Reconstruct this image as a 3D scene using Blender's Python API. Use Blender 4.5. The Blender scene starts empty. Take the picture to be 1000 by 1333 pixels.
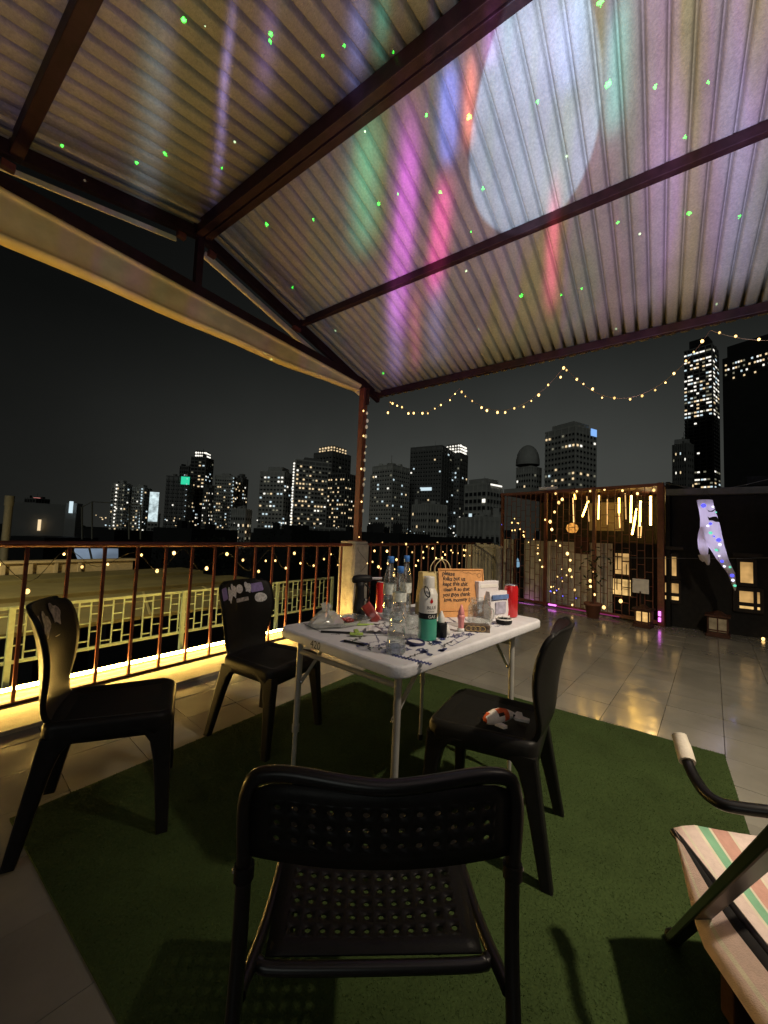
import bpy, bmesh, math, random
import numpy as np
from mathutils import Vector, Matrix, Euler

random.seed(7)
rng = np.random.default_rng(7)
SC = bpy.context.scene
COL = SC.collection
R = math.radians

# ------------------------------------------------------------------ camera
# pinhole camera solved from the photo's two horizontal vanishing points
FPX, UC, VC, HC = 500.0, 500.0, 666.5, 1.2
def _n(a): return a / np.linalg.norm(a)
def _cv(u, v): return np.array([u - UC, -(v - VC), -FPX])
_B = _n(_cv(857, 711.5)); _A = _cv(-194, 669.5); _A = _n(_A - _B * np.dot(_A, _B)); _U = np.cross(_B, _A)
RC = np.array([_B, _A, _U])
CAMP = np.array([0, 0, HC])
def ray(u, v): return RC @ _cv(u, v)
def at_z(u, v, z): d = ray(u, v); return Vector(CAMP + d * ((z - HC) / d[2]))
def at_y(u, v, y): d = ray(u, v); return Vector(CAMP + d * (y / d[1]))
def at_x(u, v, x): d = ray(u, v); return Vector(CAMP + d * (x / d[0]))
def at_d(u, v, dist): d = ray(u, v); return Vector(CAMP + d * (dist / math.hypot(d[0], d[1])))
def hor(u): return 669.5 + (u + 194) * 42 / 1051

cam_d = bpy.data.cameras.new('camera'); cam = bpy.data.objects.new('camera', cam_d); COL.objects.link(cam)
m4 = Matrix.Identity(4)
for i in range(3):
    for j in range(3): m4[i][j] = RC[i][j]
    m4[i][3] = CAMP[i]
cam.matrix_world = m4
cam_d.sensor_fit = 'VERTICAL'; cam_d.sensor_height = 36; cam_d.lens = FPX / 1333 * 36
cam_d.clip_start = 0.02; cam_d.clip_end = 6000
SC.camera = cam

# ------------------------------------------------------------------ render settings, sky
SC.render.engine = 'CYCLES'
SC.view_settings.view_transform = 'Standard'; SC.view_settings.look = 'None'
SC.view_settings.exposure = 0.0; SC.view_settings.gamma = 1.0
cy = SC.cycles
cy.use_denoising = True
try: cy.denoiser = 'OPENIMAGEDENOISE'
except Exception: pass
cy.caustics_reflective = False; cy.caustics_refractive = False
cy.sample_clamp_indirect = 4.0; cy.max_bounces = 8; cy.transparent_max_bounces = 16
cy.use_adaptive_sampling = True; cy.adaptive_threshold = 0.015

W = bpy.data.worlds.new('World'); SC.world = W; W.use_nodes = True
nt = W.node_tree; N = nt.nodes; L = nt.links
bg = N['Background']
tc = N.new('ShaderNodeTexCoord'); sep = N.new('ShaderNodeSeparateXYZ'); L.new(tc.outputs['Generated'], sep.inputs[0])
ramp = N.new('ShaderNodeValToRGB'); L.new(sep.outputs['Z'], ramp.inputs[0])
el = ramp.color_ramp.elements
el[0].position = 0.0; el[0].color = (0.036, 0.0375, 0.033, 1)
el[1].position = 1.0; el[1].color = (0.004, 0.0045, 0.0045, 1)
e = el.new(0.18); e.color = (0.029, 0.0305, 0.0275, 1)
e = el.new(0.42); e.color = (0.0115, 0.0125, 0.0115, 1)
# city glow: brighter over the towers straight ahead, darker to the left
nz = N.new('ShaderNodeTexNoise'); nz.inputs['Scale'].default_value = 2.2; nz.inputs['Detail'].default_value = 4
L.new(tc.outputs['Generated'], nz.inputs['Vector'])
dp = N.new('ShaderNodeVectorMath'); dp.operation = 'DOT_PRODUCT'; L.new(tc.outputs['Generated'], dp.inputs[0])
dp.inputs[1].default_value = (0.95, 0.31, 0)
mr = N.new('ShaderNodeMapRange'); L.new(dp.outputs['Value'], mr.inputs[0])
mr.inputs[1].default_value = 0.35; mr.inputs[2].default_value = 0.98; mr.inputs[3].default_value = 0.0; mr.inputs[4].default_value = 1.0; mr.clamp = True
pw = N.new('ShaderNodeMath'); pw.operation = 'POWER'; L.new(mr.outputs[0], pw.inputs[0]); pw.inputs[1].default_value = 2.0
ma = N.new('ShaderNodeMath'); ma.operation = 'MULTIPLY_ADD'; L.new(pw.outputs[0], ma.inputs[0]); ma.inputs[1].default_value = 1.50; ma.inputs[2].default_value = .31
mr2 = N.new('ShaderNodeMapRange'); L.new(nz.outputs['Fac'], mr2.inputs[0]); mr2.inputs[1].default_value = .3; mr2.inputs[2].default_value = .7
mr2.inputs[3].default_value = 0.85; mr2.inputs[4].default_value = 1.12
mu = N.new('ShaderNodeMath'); mu.operation = 'MULTIPLY'; L.new(ma.outputs[0], mu.inputs[0]); L.new(mr2.outputs[0], mu.inputs[1])
L.new(ramp.outputs[0], bg.inputs[0]); L.new(mu.outputs[0], bg.inputs[1])

# added fill light without a visible source, lifts the fronts of the towers
sd = bpy.data.lights.new('tower_fill', 'SUN'); so_ = bpy.data.objects.new('tower_fill', sd); COL.objects.link(so_)
sd.energy = 0.17; sd.angle = R(25); sd.color = (.95, 1.0, .92)
so_.rotation_euler = Vector((0.86, 0.36, -0.36)).to_track_quat('-Z', 'Y').to_euler()
# ------------------------------------------------------------------ lamps of the place
# lamp under the ridge to the right of the frame (it throws the chair shadows to the left)
ld = bpy.data.lights.new('roof_lamp', 'SPOT'); lo = bpy.data.objects.new('roof_lamp', ld); COL.objects.link(lo)
lo.location = (1.75, -1.25, 3.2); ld.energy = 470; ld.color = (1.0, 0.84, 0.62); ld.shadow_soft_size = 0.05
ld.spot_size = R(99); ld.spot_blend = 0.75
lo.rotation_euler = (Vector((3.3, -0.1, 0)) - Vector(lo.location)).to_track_quat('-Z', 'Y').to_euler()
PROJ = Vector((0.03, -0.05, 1.02))          # the star projector's lens, beside the seat the photo is taken from
# ROOF planes (slope either side of the ridge)
RX, RZ, RS = 1.72, 4.02, 0.235
def roof_z(x): return RZ - RS * abs(x - RX)
def roof_hit(u, v):
    d = ray(u, v)
    for s in (1, -1):
        # z = RZ - RS*s*(x-RX)
        t = (RZ + RS * s * RX - HC) / (d[2] + RS * s * d[0])
        p = CAMP + d * t
        if t > 0 and s * (p[0] - RX) >= 0: return Vector(p)
    return Vector(CAMP + d * 3)

def make_projector():
    ld = bpy.data.lights.new('star_projector', 'SPOT'); lo = bpy.data.objects.new('star_projector', ld); COL.objects.link(lo)
    lo.location = PROJ; lo.rotation_euler = (math.pi, 0, 0)        # shines straight up: local (x,y,z) = world (x,-y,-z)
    ld.energy = 2050; ld.spot_size = R(172); ld.spot_blend = 0.25; ld.shadow_soft_size = 0.0
    ld.use_nodes = True
    t = ld.node_tree; N = t.nodes; L = t.links
    em = N['Emission']
    tc = N.new('ShaderNodeTexCoord')
    mp = N.new('ShaderNodeVectorMath'); mp.operation = 'MULTIPLY'; L.new(tc.outputs['Normal'], mp.inputs[0]); mp.inputs[1].default_value = (1, -1, -1)
    nrm = N.new('ShaderNodeVectorMath'); nrm.operation = 'NORMALIZE'; L.new(mp.outputs[0], nrm.inputs[0])
    D = nrm.outputs[0]
    sx = N.new('ShaderNodeSeparateXYZ'); L.new(D, sx.inputs[0])
    def math_(op, a, b=None, c=None):
        n = N.new('ShaderNodeMath'); n.operation = op
        for k, x in enumerate((a, b, c)):
            if x is None: continue
            if isinstance(x, (int, float)): n.inputs[k].default_value = x
            else: L.new(x, n.inputs[k])
        return n.outputs[0]
    def mixc(fac, a, b, mode='ADD'):
        n = N.new('ShaderNodeMix'); n.data_type = 'RGBA'; n.blend_type = mode
        if isinstance(fac, float): n.inputs[0].default_value = fac
        else: L.new(fac, n.inputs[0])
        for k, x in ((6, a), (7, b)):
            if isinstance(x, tuple): n.inputs[k].default_value = x
            else: L.new(x, n.inputs[k])
        return n.outputs[2]
    az = math_('ARCTAN2', sx.outputs[1], sx.outputs[0])
    wob = N.new('ShaderNodeTexNoise'); wob.inputs['Scale'].default_value = 3.0; L.new(D, wob.inputs['Vector'])
    azw = math_('ADD', az, math_('MULTIPLY', math_('SUBTRACT', wob.outputs['Fac'], 0.5), 0.05))
    # soft aurora bands: noise stretched along the meridians
    cb = N.new('ShaderNodeCombineXYZ'); L.new(azw, cb.inputs[0]); L.new(math_('MULTIPLY', sx.outputs[2], 0.22), cb.inputs[1])
    n1 = N.new('ShaderNodeTexNoise'); n1.inputs['Scale'].default_value = 6.5; n1.inputs['Detail'].default_value = 3; L.new(cb.outputs[0], n1.inputs['Vector'])
    r1 = N.new('ShaderNodeValToRGB'); L.new(n1.outputs['Fac'], r1.inputs[0])
    ee = r1.color_ramp.elements
    ee[0].position = .30; ee[0].color = (0.19, 0.29, 0.25, 1)
    ee[1].position = .72; ee[1].color = (0.30, 0.23, 0.56, 1)
    for p, c in ((.42, (0.30, 0.26, 0.20, 1)), (.5, (0.33, 0.24, 0.42, 1)), (.6, (0.26, 0.28, 0.34, 1))):
        q = ee.new(p); q.color = c
    col = r1.outputs[0]
    # the projector is stronger towards the right-hand slope
    rt = math_('MULTIPLY_ADD', math_('MAXIMUM', math_('MULTIPLY', math_('SUBTRACT', 0.95, az), 1.0), 0.0), 0.95, 0.12)
    rt = math_('MINIMUM', rt, 1.0)
    vm = N.new('ShaderNodeVectorMath'); vm.operation = 'SCALE'; L.new(col, vm.inputs[0]); L.new(rt, vm.inputs[3]); col = vm.outputs[0]
    def az_el(u, v):
        d = (roof_hit(u, v) - PROJ).normalized(); return math.atan2(d.y, d.x), d.z, d
    streaks = [ (528, 320, .034, (0.72, 0.12, 1.0), 1.5, 180, 430), (575, 280, .030, (1.0, 0.06, 0.55), 1.3, 240, 380),
        (585, 140, .028, (0.15, 0.20, 1.0), 1.6, 90, 210), (612, 110, .02, (1.0, 0.25, 0.18), .9, 80, 190), (480, 240, .05, (0.15, 0.75, 0.55), .55, 150, 330),
        (720, 340, .020, (1.0, 0.10, 0.35), 1.1, 250, 400), (518, 420, .03, (0.45, 0.3, 1.0), .7, 370, 500), (572, 410, .03, (0.4, 0.3, 1.0), .5, 360, 470),
        (800, 60, .035, (0.15, 0.7, 0.75), .7, 0, 170), (740, 40, .05, (0.25, 0.3, 1.0), .6, 0, 120), (290, 150, .014, (0.45, 0.35, 1.0), .55, 10, 260), (350, 60, .03, (0.4, 0.25, .8), .22, 0, 140), (500, 30, .03, (0.1, 0.65, .6), .5, 0, 80), (545, 420, .02, (1.0, .25, .5), .5, 380, 480), (640, 30, .03, (0.45, .2, .9), .5, 0, 80),
        (200, 120, .04, (0.35, 0.5, 0.62), .26, 20, 280), (470, 40, .04, (0.25, 0.3, 1.0), .7, 0, 130), (870, 250, .05, (0.5, 0.3, 1.0), .35, 100, 380),
        (960, 230, .05, (0.3, 0.28, 0.9), .5, 60, 380)]
    for (u, v, w, c, s, v0, v1) in streaks:
        a0, z0, _ = az_el(u, v); _, za, _ = az_el(u, v0); _, zb, _ = az_el(u, v1)
        zlo, zhi = min(za, zb), max(za, zb)
        g = math_('POWER', 2.718, math_('MULTIPLY', math_('POWER', math_('DIVIDE', math_('SUBTRACT', azw, a0), w * .75), 2.0), -1.0))
        zm, zh = (zlo + zhi) / 2, max((zhi - zlo) / 2, .02)
        gz = math_('POWER', 2.718, math_('MULTIPLY', math_('POWER', math_('ABSOLUTE', math_('DIVIDE', math_('SUBTRACT', sx.outputs[2], zm), zh)), 4.0), -1.0))
        f = math_('MULTIPLY', math_('MULTIPLY', g, gz), s * 1.0)
        col = mixc(f, col, c + (1,), 'ADD')
    # the big pale disc
    a0, z0, _ = az_el(700, 112); al, zl, _ = az_el(613, 165); ar, zr, _ = az_el(784, 95); ab, zb_, _ = az_el(684, 303); at_, zt_, _ = az_el(724, -80)
    ra = abs(al - ar) / 2; rz = abs(zt_ - zb_) / 2; zc = (zt_ + zb_) / 2; kk = (at_ - ab) / (zt_ - zb_); ac = (al + ar) / 2
    e1 = math_('DIVIDE', math_('SUBTRACT', math_('SUBTRACT', az, ac), math_('MULTIPLY', math_('SUBTRACT', sx.outputs[2], zc), kk * .6)), ra)
    e2 = math_('DIVIDE', math_('SUBTRACT', sx.outputs[2], zc), rz)
    ee_ = math_('ADD', math_('MULTIPLY', e1, e1), math_('MULTIPLY', e2, e2))
    disc = N.new('ShaderNodeMapRange'); L.new(ee_, disc.inputs[0]); disc.inputs[1].default_value = 1.04; disc.inputs[2].default_value = .94
    col = mixc(math_('MULTIPLY', disc.outputs[0], 0.74), col, (0.30, 0.50, 0.86, 1), 'ADD')
    # fine laser speckle and bright green stars
    vo = N.new('ShaderNodeTexVoronoi'); vo.inputs['Scale'].default_value = 17.0; L.new(D, vo.inputs['Vector'])
    sp = math_('LESS_THAN', vo.outputs['Distance'], 0.035)
    col = mixc(math_('MULTIPLY', sp, 1.0), col, (1.6, 2.6, 1.7, 1), 'ADD')
    stars = [(240, 26, 4), (353, 44, 3.6), (352, 53, 3), (420, 72, 3), (448, 60, 2), (512, 68, 2.6), (81, 190, 3.2), (178, 212, 3.2), (215, 200, 3), (289, 219, 2.6), (347, 292, 3.6),
        (408, 286, 2.2), (381, 374, 3), (555, 150, 3), (611, 152, 4.6), (700, 132, 3.6), (792, 110, 5.5), (853, 112, 3.6), (892, 178, 2.8), (922, 107, 2.4), (629, 246, 3.4), (574, 250, 3.2), (493, 265, 3.8),
        (897, 278, 4.2), (963, 281, 2.8), (679, 385, 4.4), (499, 486, 3.2), (757, 375, 2.4), (804, 290, 2.4), (782, 2, 5.5), (613, 301, 2.2), (731, 384, 2.2), (518, 252, 2.2)]
    jit = N.new('ShaderNodeTexNoise'); jit.inputs['Scale'].default_value = 420.0; L.new(D, jit.inputs['Vector'])
    jv = N.new('ShaderNodeVectorMath'); jv.operation = 'MULTIPLY_ADD'; L.new(jit.outputs['Color'], jv.inputs[0]); jv.inputs[1].default_value = (.008, .008, .008)
    L.new(D, jv.inputs[2])
    js = N.new('ShaderNodeVectorMath'); js.operation = 'SUBTRACT'; L.new(jv.outputs[0], js.inputs[0]); js.inputs[1].default_value = (.004, .004, .004)
    acc = None
    for (u, v, r) in stars:
        h = roof_hit(u, v); d = (h - PROJ).normalized()
        rad = r / FPX * (h - Vector(CAMP)).length / (h - PROJ).length * .36
        n = N.new('ShaderNodeVectorMath'); n.operation = 'DISTANCE'; L.new(js.outputs[0], n.inputs[0]); n.inputs[1].default_value = d
        k = math_('LESS_THAN', n.outputs['Value'], rad)
        acc = k if acc is None else math_('MAXIMUM', acc, k)
    col = mixc(acc, col, (0.3, 9.0, 0.5, 1), 'ADD')
    L.new(col, em.inputs['Color'])
make_projector()

# ------------------------------------------------------------------ materials
def mat(name, color, rough=.6, metal=0.0, var=.12, scale=18.0, bump=0.0, bscale=None, rnd=0.0, spec=None, emit=None, es=0.0, coat=0.0, trans=0.0, stain=0.0, stain_scale=1.5, rvar=0.0, world=False):
    m = bpy.data.materials.new(name); m.use_nodes = True
    t = m.node_tree; N = t.nodes; L = t.links; b = N['Principled BSDF']
    b.inputs['Roughness'].default_value = rough; b.inputs['Metallic'].default_value = metal
    if spec is None and max(color[:3]) < .06 and not emit: spec = .16
    if spec is not None: b.inputs['Specular IOR Level'].default_value = spec
    if coat: b.inputs['Coat Weight'].default_value = coat
    if trans: b.inputs['Transmission Weight'].default_value = trans
    tc = N.new('ShaderNodeNewGeometry') if world else N.new('ShaderNodeTexCoord'); CO = tc.outputs['Position' if world else 'Object']
    nz = N.new('ShaderNodeTexNoise'); nz.inputs['Scale'].default_value = scale; nz.inputs['Detail'].default_value = 6; L.new(CO, nz.inputs['Vector'])
    c0 = tuple(max(0, c * (1 - var)) for c in color[:3]) + (1,); c1 = tuple(min(1, c * (1 + var)) for c in color[:3]) + (1,)
    rp = N.new('ShaderNodeValToRGB'); L.new(nz.outputs['Fac'], rp.inputs[0])
    rp.color_ramp.elements[0].position = .3; rp.color_ramp.elements[0].color = c0
    rp.color_ramp.elements[1].position = .7; rp.color_ramp.elements[1].color = c1
    out = rp.outputs[0]
    if stain:
        n2 = N.new('ShaderNodeTexNoise'); n2.inputs['Scale'].default_value = stain_scale; n2.inputs['Detail'].default_value = 8; n2.inputs['Roughness'].default_value = .65
        L.new(CO, n2.inputs['Vector'])
        g = N.new('ShaderNodeMapRange'); L.new(n2.outputs['Fac'], g.inputs[0]); g.inputs[1].default_value = .28; g.inputs[2].default_value = .68
        g.inputs[3].default_value = 1 - stain; g.inputs[4].default_value = 1.0
        v = N.new('ShaderNodeVectorMath'); v.operation = 'SCALE'; L.new(out, v.inputs[0]); L.new(g.outputs[0], v.inputs[3]); out = v.outputs[0]
    if rnd:
        oi = N.new('ShaderNodeObjectInfo'); g = N.new('ShaderNodeMapRange'); L.new(oi.outputs['Random'], g.inputs[0]); g.inputs[3].default_value = 1 - rnd; g.inputs[4].default_value = 1 + rnd
        v = N.new('ShaderNodeVectorMath'); v.operation = 'SCALE'; L.new(out, v.inputs[0]); L.new(g.outputs[0], v.inputs[3]); out = v.outputs[0]
    L.new(out, b.inputs['Base Color'])
    if rvar:
        g = N.new('ShaderNodeMapRange'); L.new(nz.outputs['Fac'], g.inputs[0]); g.inputs[1].default_value = .3; g.inputs[2].default_value = .7; g.inputs[3].default_value = max(.02, rough - rvar); g.inputs[4].default_value = min(1, rough + rvar)
        L.new(g.outputs[0], b.inputs['Roughness'])
    if bump:
        n3 = N.new('ShaderNodeTexNoise'); n3.inputs['Scale'].default_value = bscale or scale * 4; n3.inputs['Detail'].default_value = 4; L.new(CO, n3.inputs['Vector'])
        bp = N.new('ShaderNodeBump'); bp.inputs['Strength'].default_value = bump; bp.inputs['Distance'].default_value = .01
        L.new(n3.outputs['Fac'], bp.inputs['Height']); L.new(bp.outputs[0], b.inputs['Normal'])
    if emit:
        b.inputs['Emission Color'].default_value = tuple(emit) + (1,); b.inputs['Emission Strength'].default_value = es
    return m

def glow(name, color, strength, rnd=0.0, light=False, noise=0.0, nscale=4.0):
    """a surface that gives off light"""
    m = bpy.data.materials.new(name); m.use_nodes = True
    t = m.node_tree; N = t.nodes; L = t.links; N.remove(N['Principled BSDF'])
    em = N.new('ShaderNodeEmission'); em.inputs[0].default_value = tuple(color) + (1,); em.inputs[1].default_value = strength
    s = None
    if rnd:
        oi = N.new('ShaderNodeObjectInfo'); g = N.new('ShaderNodeMapRange'); L.new(oi.outputs['Random'], g.inputs[0])
        g.inputs[3].default_value = strength * (1 - rnd); g.inputs[4].default_value = strength * (1 + rnd); s = g.outputs[0]
    if noise:
        tc = N.new('ShaderNodeTexCoord'); n = N.new('ShaderNodeTexNoise'); n.inputs['Scale'].default_value = nscale; L.new(tc.outputs['Object'], n.inputs['Vector'])
        g = N.new('ShaderNodeMapRange'); L.new(n.outputs['Fac'], g.inputs[0]); g.inputs[1].default_value = .3; g.inputs[2].default_value = .7
        g.inputs[3].default_value = strength * (1 - noise); g.inputs[4].default_value = strength * (1 + noise); s = g.outputs[0]
    if s is not None: L.new(s, em.inputs[1])
    L.new(em.outputs[0], N['Material Output'].inputs[0])
    if not light: m.cycles.emission_sampling = 'NONE'
    return m

def clear(name, tint=(1, 1, 1), gloss=.9, rough=.03, base=.06, milky=0.0):
    """thin clear plastic or glass: see-through with fresnel reflections"""
    m = bpy.data.materials.new(name); m.use_nodes = True
    t = m.node_tree; N = t.nodes; L = t.links; N.remove(N['Principled BSDF'])
    tr = N.new('ShaderNodeBsdfTransparent'); tr.inputs[0].default_value = tuple(tint) + (1,)
    gl = N.new('ShaderNodeBsdfGlossy'); gl.inputs['Roughness'].default_value = rough; gl.inputs[0].default_value = (gloss, gloss, gloss, 1)
    fr = N.new('ShaderNodeLayerWeight'); fr.inputs[0].default_value = .35
    mp = N.new('ShaderNodeMapRange'); L.new(fr.outputs['Facing'], mp.inputs[0]); mp.inputs[3].default_value = base; mp.inputs[4].default_value = .75
    tc = N.new('ShaderNodeTexCoord'); nz = N.new('ShaderNodeTexNoise'); nz.inputs['Scale'].default_value = 45; L.new(tc.outputs['Object'], nz.inputs['Vector'])
    bp = N.new('ShaderNodeBump'); bp.inputs['Strength'].default_value = .5; bp.inputs['Distance'].default_value = .01; L.new(nz.outputs['Fac'], bp.inputs['Height']); L.new(bp.outputs[0], gl.inputs['Normal'])
    mx = N.new('ShaderNodeMixShader'); L.new(mp.outputs[0], mx.inputs[0]); L.new(tr.outputs[0], mx.inputs[1]); L.new(gl.outputs[0], mx.inputs[2])
    last = mx
    if milky:
        df = N.new('ShaderNodeBsdfDiffuse'); df.inputs[0].default_value = (.75, .75, .72, 1)
        m2 = N.new('ShaderNodeMixShader'); m2.inputs[0].default_value = milky; L.new(mx.outputs[0], m2.inputs[1]); L.new(df.outputs[0], m2.inputs[2]); last = m2
    L.new(last.outputs[0], N['Material Output'].inputs[0])
    return m

M = {}
M['tile'] = mat('floor tile', (.265, .252, .21), .17, var=.05, scale=5, bump=.05, bscale=7, rnd=.10, stain=.34, stain_scale=1.3, spec=.6, rvar=.09, world=True)
M['grout'] = mat('grout', (.20, .18, .145), .8, stain=.5, bump=.2)
M['kerb'] = mat('concrete kerb', (.36, .31, .20), .7, bump=.3, stain=.35)
M['concrete'] = mat('pillar concrete', (.40, .37, .33), .8, bump=.4, bscale=40, stain=.45, stain_scale=5)
M['sheet'] = mat('roof sheet', (.30, .280, .218), .75, var=.15, scale=70, bump=.35, bscale=140, stain=.30, stain_scale=2.4)
M['redsteel'] = mat('red painted steel', (.155, .042, .027), .45, var=.25, scale=20, bump=.15, stain=.45, stain_scale=7)
M['roofsteel'] = mat('brown painted steel', (.030, .013, .013), .5, var=.25, scale=16, bump=.15, stain=.4, stain_scale=6)
M['fascia'] = mat('pale fascia board', (.78, .66, .42), .6, stain=.3)
M['awning'] = mat('rolled awning cloth', (.70, .55, .26), .7, var=.08, scale=8, bump=.25, bscale=22, stain=.25, stain_scale=3)
M['led'] = glow('led strip', (1.0, .61, .14), 165, light=True)
M['bulb'] = glow('warm bulb', (1.0, .60, .20), 3.2, rnd=.5)
M['bulb_dim'] = mat('faintly glowing bulb', (.7, .68, .62), .3, emit=(1, .85, .6), es=.12)  # bulbs that are off, given a faint glow in the material
M['bulb_blue'] = glow('blue bulb', (.12, .12, 1.0), 3.0, rnd=.4)
M['wire'] = mat('wire', (.05, .05, .045), .6)
M['coppwire'] = mat('copper wire', (.30, .20, .10), .4, metal=.6)
M['turf'] = mat('artificial turf', (.046, .072, .022), .95, var=.15, scale=120, bump=.2, bscale=260, stain=.4, stain_scale=2.2, spec=.1)
M['blade'] = mat('turf blades', (.052, .084, .026), .8, var=.15, scale=9, spec=.12, stain=.28, stain_scale=2.2)
M['plastic'] = mat('black plastic', (.010, .0095, .0085), .42, var=.2, scale=30, bump=.08, bscale=180)
M['blackmetal'] = mat('black tube', (.007, .0065, .006), .32, var=.2, spec=.4)
M['table'] = mat('white table plastic', (.64, .64, .68), .5, var=.05, scale=30, bump=.2, bscale=160, stain=.12, stain_scale=9)
M['tleg'] = mat('grey table leg', (.36, .35, .33), .35, metal=.3, var=.12)
M['ink'] = mat('blue marker', (.035, .045, .16), .6)
M['inkb'] = mat('black marker', (.03, .03, .035), .6)
M['cap'] = mat('blue bottle cap', (.05, .20, .62), .4)
M['clear'] = clear('clear plastic', (.93, .96, .96), base=.14, milky=.05)
M['glass'] = clear('clear glass', (.92, .95, .93), base=.16, milky=.09)
M['bag'] = clear('plastic bag', (.9, .93, .88), rough=.15, base=.12, milky=.38)
M['water'] = clear('water', (.86, .92, .96), base=.04)
M['label'] = mat('pale bottle label', (.55, .58, .55), .5, var=.35, scale=70)
M['bluelabel'] = mat('blue bottle label', (.20, .27, .55), .4, var=.4, scale=60)
M['red'] = mat('red can', (.62, .02, .025), .25, metal=.25, var=.1, coat=.5)
M['maroon'] = mat('maroon foil', (.26, .035, .03), .3, var=.4, scale=25, coat=.4)
M['silver'] = mat('silver rim', (.6, .6, .6), .25, metal=.9)
M['white'] = mat('white plastic', (.72, .70, .67), .4, var=.05)
M['black'] = mat('matte black', (.014, .014, .015), .45)
M['green'] = mat('teal green paint', (.06, .36, .25), .35, var=.1)
M['lime'] = mat('lime plastic', (.36, .52, .10), .4)
M['pink'] = mat('pink plastic', (.72, .27, .27), .4)
M['card'] = mat('cardboard', (.58, .28, .10), .8, var=.12, scale=40, bump=.15)
M['kraft'] = mat('kraft paper', (.50, .40, .19), .8, var=.15, scale=14, bump=.4, bscale=20)
M['rope'] = mat('paper rope', (.55, .45, .25), .8)
M['pack'] = mat('white pack', (.66, .63, .66), .4, var=.06)
M['packblue'] = mat('blue print', (.12, .20, .42), .45, var=.3, scale=40)
M['packgrey'] = mat('grey violet print', (.38, .36, .46), .45, var=.3, scale=40)
M['darkbox'] = mat('dark patterned card', (.10, .07, .05), .4, var=.9, scale=60)
M['gold'] = mat('gold print', (.55, .38, .16), .4)
M['koiw'] = mat('plush white', (.74, .66, .58), .9, var=.08, scale=90, bump=.4, bscale=300)
M['koio'] = mat('plush orange', (.62, .10, .025), .9, var=.3, scale=70, bump=.4, bscale=300)
M['koib'] = mat('plush black', (.03, .022, .02), .9, bump=.4, bscale=300)
M['sticker'] = mat('white sticker', (.62, .60, .60), .4, var=.3, scale=90)
M['stickerp'] = mat('purple sticker', (.27, .20, .48), .4, var=.2, scale=60)
M['stickerg'] = mat('worn grey sticker', (.32, .29, .28), .5, var=.6, scale=60)
M['grip'] = mat('cream foam grip', (.66, .60, .50), .8, bump=.2, bscale=200)
M['strap'] = mat('webbing', (.03, .028, .026), .8)
M['wood'] = mat('brown wood', (.055, .024, .016), .6, var=.3, scale=14, bump=.2)
M['fencepaint'] = mat('pale yellow fence paint', (.50, .62, .44), .6, stain=.3)
M['cream'] = mat('cream wall', (.52, .44, .30), .8, stain=.35, stain_scale=.8)
M['olive'] = mat('olive roof felt', (.20, .18, .085), .85, var=.2, scale=2, stain=.35, stain_scale=.6, bump=.2)
M['seam'] = mat('pale roof seam', (.36, .33, .17), .8)
M['plank'] = mat('beige plank', (.50, .46, .37), .7, var=.15, scale=6, bump=.2, rnd=.12, stain=.3, world=True)
M['darkwood'] = mat('dark red wood', (.055, .022, .016), .6, var=.3, bump=.2, rnd=.15)
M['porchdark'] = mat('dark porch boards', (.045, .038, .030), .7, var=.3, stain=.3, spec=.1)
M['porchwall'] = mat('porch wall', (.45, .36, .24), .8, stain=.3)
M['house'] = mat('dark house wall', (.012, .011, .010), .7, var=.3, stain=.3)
M['houseedge'] = mat('grey parapet', (.10, .10, .095), .8, stain=.4)
M['frame'] = mat('dark window frame', (.02, .015, .012), .5)
M['winglow'] = glow('lit window pane', (1.0, .58, .20), .62, noise=.45, nscale=5, light=True)
M['winbright'] = glow('bright window pane', (1.0, .62, .22), .85, noise=.4, nscale=6, light=True)
M['lantern'] = glow('lantern pane', (1.0, .60, .21), .8, noise=.3, nscale=14)
M['lanterndim'] = glow('dim lantern pane', (1.0, .70, .36), .10, noise=.3, nscale=14)
M['meteor'] = glow('meteor tube', (1.0, .56, .10), 17.0, rnd=.4, light=True)
M['meteordim'] = glow('dim meteor tube', (1.0, .55, .18), 1.8, rnd=.5)
M['neon'] = glow('pink neon', (.95, .22, 1.0), 2.2)
M['neondim'] = glow('dim pink neon', (1.0, .12, .5), .22)
M['ghost'] = mat('ghost cloth', (.62, .58, .56), .9, var=.08, bump=.2, bscale=40)
for nme, c, s in (('gblue', (.10, .10, 1.0), 1.6), ('ggreen', (.2, 1.0, .65), .9), ('gwhite', (.85, .8, 1.0), 2.0)):
    M[nme] = glow('ghost light ' + nme[1:], c, s, light=True)
M['terracotta'] = mat('terracotta', (.16, .06, .035), .8, bump=.2)
M['leaf'] = mat('dark leaves', (.02, .03, .012), .6, var=.3)
M['board'] = mat('white board', (.62, .60, .56), .6)
M['basket'] = glow('basket lamp glow', (1.0, .42, .08), .8, noise=.6, nscale=18)
M['bluelight'] = glow('pale blue lamp', (.35, .62, .85), .55)
M['ground'] = mat('city ground', (.03, .03, .03), .9)
M['tree'] = mat('dark foliage', (.03, .035, .025), .8)
M['lowroof'] = mat('dark low roof', (.02, .02, .018), .8, stain=.3, stain_scale=.2)
FACADE = {'mid': mat('tower facade', (.42, .42, .39), .7, var=.1, scale=.3), 'dark': mat('dark tower facade', (.21, .212, .2), .5, scale=.3), 'pale': mat('pale tower facade', (.62, .62, .57), .7, var=.1, scale=.3), 'black': mat('black tower glass', (.03, .031, .03), .45, scale=.3)}  # dark and black facades are lifted in colour to stand in for haze
M['slab'] = mat('floor slab', (.5, .5, .46), .8, scale=.3)
M['slabdark'] = mat('dark floor slab', (.18, .18, .17), .8, scale=.3)
M['glassdark'] = mat('unlit panes', (.03, .032, .034), .25, scale=.3)
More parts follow.
